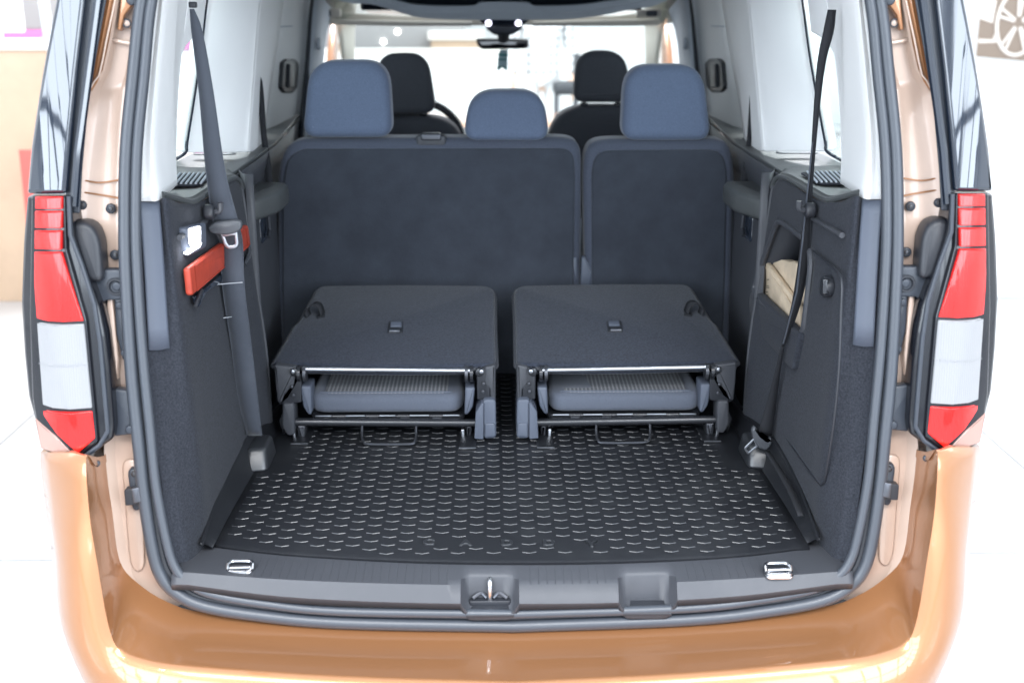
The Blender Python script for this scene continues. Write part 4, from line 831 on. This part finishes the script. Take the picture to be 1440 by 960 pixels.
    obj('foot_plate', *plate([(392, 592), (402, 570), (404, 608), (398, 612)], .74, .05, .004, .004), 'plastic', fo)
    for u0, u1, v1 in ((417, 430, 621), (655, 664, 627)):
        lg = obj('leg', *plate([(u0, 598), (u1, 598), (u1-2, v1), (u0+3, v1)], .745, .05, .005, .006), 'steel', t)
        obj('leg_latch', *plate([(u0-7, 604), (u0-2, 604), (u0-1, v1+1), (u0-5, v1+1)], .74, .02, .002, .002), 'silver', lg)
        c_ = PZ((u0+u1)/2-2, v1+3, .583); obj('floor_socket', *prism(rnd([(c_.x-.022, c_.y-.004), (c_.x+.022, c_.y-.004), (c_.x+.022, c_.y+.10), (c_.x-.022, c_.y+.10)], .008), fz(.585), .01, .002), 'mat', lg)
        obj('socket_edge', *tube([(c_.x-.021, c_.y-.006, .586), (c_.x+.021, c_.y-.006, .586)], .0016, 6), 'silver', lg)
    cv = obj('foot_cover', *plate([(679, 562), (697, 562), (698, 616), (680, 617)], .715, .12, .010, .004), 'pilgrey', t)
    obj('cover_flange', *plate([(669, 580), (677, 567), (680, 567), (680, 618), (667, 617)], .708, .10, .004, .0025), 'pilgrey', cv)
    obj('cover_lower', *plate([(682, 595), (696, 595), (697, 614), (682, 615)], .710, .05, .006, .003), 'pilgrey', cv)
    obj('pull_wire', *tube(crs([PY(509, 598, .745), PY(509, 612, .725), PZ(511, 620, .590), PZ(519, 624, .587), PZ(575, 624, .587), PZ(583, 620, .590), PY(585, 612, .725), PY(585, 598, .745)], 4), .0032, 8), 'steel', t)
both(folded, -.006)

# ================================================================== CARGO MAT
mt = thing('cargo_mat', 'black rubber cargo mat with chevron tread and raised rim', 'mat', (0, .5, .575))
rear = crs([PZ(u, v, .58) for u, v in ((300, 764), (400, 776), (560, 785), (720, 788), (880, 786), (1030, 779), (1124, 768))], 4)
X0, X1 = -.606, .600
def mat_y0(x): return lerpline(rear, x).y
rowsm = []
for i in range(41):
    x = X0+(X1-X0)*i/40; y0 = mat_y0(x); rowsm.append([Vector((x, y0, .566)), Vector((x, y0-.002, .577)), Vector((x, y0+.004, .580)), Vector((x, (y0+1.3)/2, .580)), Vector((x, 1.40, .580))])
base = obj('mat_base', *loft(rowsm, 0, 0), 'mat', mt, 50, solid=.003)
def rimside(side):
    s = [Vector((-.606, .137, .580)), Vector((-.606, .3, .580)), Vector((-.600, .5, .580)), Vector((-.595, .60, .580)), Vector((-.590, .9, .580)), Vector((-.590, 1.3, .580))]
    a = [p+Vector((-.004, -.002, .004)) for p in s]
    m_ = [Vector((-.616, .128, .592)), Vector((-.622, .3, .600)), Vector((-.618, .48, .612)), Vector((-.606, .61, .612)), Vector((-.60, .9, .60)), Vector((-.60, 1.3, .60))]
    tp = [Vector((-.622, .118, .598)), Vector((-.632, .3, .622)), Vector((-.630, .48, .645)), Vector((-.622, .61, .645)), Vector((-.606, .9, .61)), Vector((-.606, 1.3, .61))]
    rm = obj('mat_rim', *loft([s, a, m_, tp, [p+Vector((-.004, 0, -.002)) for p in tp]], 4, 3), 'mat', mt, 60, solid=.004)
    obj('rim_bead', *tube(crs(tp, 5), .0045, 8), 'mat', rm)
    T_ = [PZ(u, v, .63) for u, v in ((347, 632), (374, 630), (383, 611), (356, 611))]; cc = sum(T_, Vector())/4
    bs = obj('corner_boss', *prism(rnd([(p.x, p.y) for p in T_], .012, 4), lambda a, b, h: Vector((cc.x+(a-cc.x)*(1+h*7), cc.y+(b-cc.y)*(1+h*9)-h*.15, .632-h)), .052, .008, 4), 'ridge', mt, 60)
both(rimside, -.003)
# chevrons
def chevron(w=.0140, t=.0026, h=.0026, d=.0045):
    L_ = [(-w, d), (0, 0), (w, d)]; V, F = [], []
    for x, y in L_: V += [Vector((x, y-t, 0)), Vector((x, y-t*.35, h)), Vector((x, y+t*.35, h)), Vector((x, y+t, 0))]
    for i in range(2):
        for k in range(3): F.append((i*4+k, i*4+k+1, (i+1)*4+k+1, (i+1)*4+k))
    F += [(0, 1, 2, 3)[::-1], (8, 9, 10, 11)]; return V, F
cv_, cf_ = chevron(); cme = bpy.data.meshes.new('chevron'); cme.from_pydata(cv_, [], cf_); cme.materials.append(M['ridge'])
spots = []
LET = [PZ(u, v, .58) for u, v in ((603, 764), (655, 765), (713, 765), (772, 765), (832, 767))]
for i in range(-17, 18):
    x = i*.0357-.003
    for j in range(0, 40):
        y = .045+j*.0372+(.0186 if i % 2 else 0)
        if not (X0+.03 < x < X1-.03): continue
        if y < mat_y0(x)+.012 or y > 1.38: continue
        if y > .86 and abs(x+.005) > .04: continue
        if any(abs(x-l.x) < .034 and abs(y-l.y) < .020 for l in LET): continue
        if abs(x) > .53 and y > .52: continue
        spots.append((y, x))
spots.sort(); far = G()
for k, (y, x) in enumerate(spots):
    if k < 299:
        o = bpy.data.objects.new('chevron', cme); COL.objects.link(o); o.parent = mt; o.location = Vector((x, y, .5802))-Vector(mt.location); o.rotation_euler.z = random.uniform(-.03, .03)
    else: far.add(([v+Vector((x, y, .5802)) for v in cv_], cf_))
obj('chevron_tread', *far.vf(), 'ridge', mt, kind='stuff', smooth=False)
def text_mesh(name, body_, size, depth, m, parent, mw, loc):
    c = bpy.data.curves.new(name, 'FONT'); c.body = body_; c.size = size; c.extrude = depth; c.bevel_depth = .0013; c.align_x = 'CENTER'; c.align_y = 'CENTER'
    o = bpy.data.objects.new(name, c); COL.objects.link(o); bpy.context.view_layer.update()
    me = bpy.data.meshes.new_from_object(o.evaluated_get(bpy.context.evaluated_depsgraph_get())); bpy.data.objects.remove(o); bpy.data.curves.remove(c)
    me.transform(mw); me.materials.clear(); me.materials.append(M[m]); q = bpy.data.objects.new(name, me); COL.objects.link(q)
    q.parent = parent; q.location = Vector(loc)-BASE[parent]; BASE[q] = BASE[parent]; return q
for ch, l in zip('CADDY', LET): text_mesh('letter', ch, .034, .0025, 'ridge', mt, Matrix.Identity(4), (l.x, l.y, .5815))

# ================================================================== BELTS
def belt(label, L_, R_, m, cat='seat belt'):
    P = [sum(((a+b)*.5 for a, b in zip(L_, R_)), Vector())/len(L_)][0]
    t = thing('seat_belt', label, cat, tuple(L_[0]), 'seat belts hanging from the pillars')
    obj('webbing', *strap(L_, R_), m, t, 60, solid=.0022)
    for e in (L_, R_): obj('selvedge', *tube(crs(e, 4), .0016, 6), m, t)
    return t
mid = [(268, 13, .42), (277, 45, .41), (290, 130, .40), (303, 240, .40), (316, 318, .42)]
wid = [4, 7, 9.5, 13, 20]
Lr = [PY(u-w, v, y) for (u, v, y), w in zip(mid, wid)]; Rr = [PY(u+w, v, y) for (u, v, y), w in zip(mid, wid)]
low = [(322, 345, 19, -.607), (324, 400, 19, -.607), (336, 480, 16.5, -.606), (349, 560, 13, -.602), (358, 612, 10, -.600)]
for u, v, w, x in low:
    c = PX(u, v, x); Lr.append(PY(u-w, v, c.y)); Rr.append(PY(u+w, v, c.y))
for q in Lr+Rr: q.x = max(q.x, -.640 if q.z > 1.27 else -.624)
bl = belt('grey seat belt with a hanging tongue against the left side trim', Lr, Rr, 'webbing')
y = Lr[4].y-.02
tg = obj('buckle_tongue', *prism(rnd(ftrace([(290, 321), (300, 312), (330, 309), (339, 311), (340, 321), (333, 328), (318, 331), (297, 329)], y), .008), fy(y), .016, .005), 'buckle', bl)
tq = ftrace([(311, 328), (331, 325), (333, 343), (330, 347), (321, 348), (317, 344)], y+.004); tq3 = [Vector((p.x, y+.006, p.y)) for p in rnd(tq, .004)]
obj('tongue_plate', *tube(tq3, .0042, 8, True, .5), 'silver', tg)
obj('tongue_root', *prism(rnd(ftrace([(310, 327), (331, 324), (331, 331), (312, 334)], y), .002), fy(y+.004), .004, .001), 'silver', tg)
obj('stitching', *tube([PY(304, 400, Lr[6].y-.006), PY(341, 397, Rr[6].y-.006)], .0012, 5), 'lampbody', bl)
obj('stitching', *tube([PY(314, 447, Lr[6].y+.02), PY(345, 442, Rr[6].y+.02)], .0012, 5), 'lampbody', bl)
obj('anchor', *box(Lr[0]+Vector((.003, .012, .008)), (.014, .02, .012), .003), 'plastic', bl)
# right third-row belt, seen edge on
mid = [(1170, 14, .40, 5), (1165, 45, .40, 6.5), (1155, 90, .40, 5), (1147, 170, .40, 3), (1141, 250, .40, 2), (1135, 310, .40, 5), (1130, 370, .41, 7), (1119, 430, .43, 5.5), (1101, 487, .46, 2)]
Lr = [PY(u-w, v, y) for u, v, y, w in mid]; Rr = [PY(u+w, v, y) for u, v, y, w in mid]
br = belt('dark twisted seat belt hanging in front of the right side trim', Lr, Rr, 'webdark')
mid = [(1101, 485, .46, 2.5), (1093, 525, .49, 4), (1084, 570, .52, 7), (1075, 612, .53, 10)]
obj('lower_webbing', *strap([PY(u-w, v, y) for u, v, y, w in mid], [PY(u+w, v, y) for u, v, y, w in mid]), 'webdark', br, 60, solid=.0022)
obj('fold_line', *tube([PY(u-1.5, v, y-.006) for u, v, y in ((1144, 200, .40), (1136, 280, .40), (1130, 340, .40), (1122, 410, .41), (1103, 483, .455))], .0018, 6), 'webbing', br)
y = .51
tg = obj('buckle_tongue', *prism(rnd(ftrace([(1057, 605), (1062, 599), (1070, 612), (1080, 620), (1085, 615), (1086, 625), (1078, 634), (1068, 631), (1060, 620)], y), .006), fy(y), .018, .005), 'buckle', br)
tq3 = [Vector((p.x, y+.004, p.y)) for p in rnd(ftrace([(1061, 618), (1065, 628), (1053, 638), (1048, 631)], y), .003)]; obj('tongue_plate', *tube(tq3, .003, 8, True, .6), 'silver', tg)
lw_ = [(1078, 634, .50, 4), (1095, 660, .43, 4.5), (1112, 690, .36, 5), (1126, 725, .27, 4)]
obj('floor_webbing', *strap([PZ(u-w, v, .640-.008*k) for k, (u, v, y, w) in enumerate(lw_)], [PZ(u+w, v, .640-.008*k) for k, (u, v, y, w) in enumerate(lw_)]), 'webdark', br, 60, solid=.003)
# second-row belts
mid = [(364, 107, 1.38, 1.5), (366, 124, 1.36, 3.5), (371, 190, 1.31, 3.5), (376, 230, 1.27, 4), (379, 262, 1.24, 5)]
belt('short dark seat belt on the left centre pillar behind the second row', [PY(u-w, v, y) for u, v, y, w in mid], [PY(u+w, v, y) for u, v, y, w in mid], 'webdark')
mid = [(1061, 108, 1.38, 1.5), (1059, 124, 1.36, 3.5), (1054, 190, 1.31, 2.5), (1050, 230, 1.27, 4), (1047, 264, 1.24, 5)]
belt('short dark seat belt on the right centre pillar behind the second row', [PY(u-w, v, y) for u, v, y, w in mid], [PY(u+w, v, y) for u, v, y, w in mid], 'webdark')

# ================================================================== LOOSE THINGS
x = -.618
P = [PX(u, v, x) for u, v in ((267, 377), (349, 316), (353, 345), (271, 416))]
wt = thing('warning_triangle_case', 'orange-red warning triangle case strapped to the left side trim', 'warning triangle', tuple(PX(310, 365, x)))
obj('case', *prism(rnd([(p.y, p.z) for p in P], .008), lambda a, b, h: Vector((x-h, a, b)), .014, .005, 4), 'orange', wt)
c = [p.lerp(sum(P, Vector())/4, .12) for p in P]
obj('case_lid_edge', *tube([Vector((x+.0005, p.y, p.z)) for p in c], .0012, 6, True), 'orange', wt)
obj('holder_clip', *tube([PX(275, 430, -.622), PX(281, 414, -.620), PX(284, 408, -.622)], .004, 8), 'steel', wt); obj('holder_clip', *tube([PX(344, 372, -.622), PX(350, 356, -.620), PX(350, 345, -.622)], .004, 8), 'steel', wt)
obj('holder_recess', *prism(rnd([(p.y, p.z) for p in [PX(u, v, -.629) for u, v in ((270, 418), (352, 350), (350, 362), (342, 374), (288, 410), (276, 432))]], .004), fx(-.624), .006, .001), 'gloss', wt)
# cardboard box in the pocket
x = .640
cb = thing('cardboard_box', 'crumpled brown cardboard box in the right side pocket', 'box', tuple(PX(1100, 410, x)))
P = [PX(u, v, x) for u, v in ((1067, 425), (1068, 382), (1074, 372), (1079, 369), (1122, 432), (1122, 475))]
obj('front_flap', *prism(rnd([(p.y, p.z) for p in P], .004), lambda a, b, h: Vector((x+h+.003*math.sin(a*30), a, b)), .012, .003), 'card', cb)
P = [PX(u, v, x+.012) for u, v in ((1072, 377), (1079, 370), (1090, 368), (1098, 365), (1106, 368), (1112, 367), (1122, 371), (1122, 440))]
obj('back_flap', *prism(rnd([(p.y, p.z) for p in P], .005), lambda a, b, h: Vector((x+.014+h+.003*math.sin(a*40+b*25), a, b)), .03, .004), 'card', cb)
obj('torn_edge', *tube([PX(u, v, x-.001) for u, v in ((1069, 381), (1075, 374), (1081, 380), (1092, 396), (1104, 414), (1113, 430))], .0028, 6), 'card', cb)
g = G()
for (u, v, w, h) in ((1078, 415, 3.2, 1.8), (1078, 410.5, 3.6, 1.2), (1079.5, 404.5, 3.4, 1.2), (1079.6, 402, 3.4, 1.2), (1080, 393, 2.6, 1.4)):
    q = [PX(u+a*w/2, v+b*h/2, x-.0015) for a, b in ((-1, 1), (1, .6), (1, -1), (-1, -.6))]; g.add(prism([(p.y, p.z) for p in q], fX(x-.0022), .001, 0, 1))
obj('printed_marks', *g.vf(), 'ink', cb)
# paper tag hanging from the mirror
t = thing('hanging_tag', 'teal striped paper tag hanging under the rear-view mirror', 'tag', tuple(PY(707, 72, 2.93)))
def tagp(px, y): return prism(ftrace(px, y), fy(y), .0015, 0, 1)
obj('card', *tagp([(704, 70), (714, 70), (713, 100), (710, 98), (706, 95), (702, 99), (699, 99), (701, 76)], 2.93), 'tagpale', t)
for px in ([(701, 75.5), (713.5, 76.5), (713.5, 79.5), (701, 78.5)], [(700.5, 83), (713.2, 83), (713.2, 85), (700.5, 85)], [(699.5, 94), (706, 93), (712.8, 94.5), (712.8, 100), (706, 95), (699.2, 99)]): obj('stripe', *tagp(px, 2.9285), 'teal', t)
obj('string', *tube([PY(708, 62, 2.95), PY(709, 71, 2.93)], .0012, 5), 'tagpale', t)
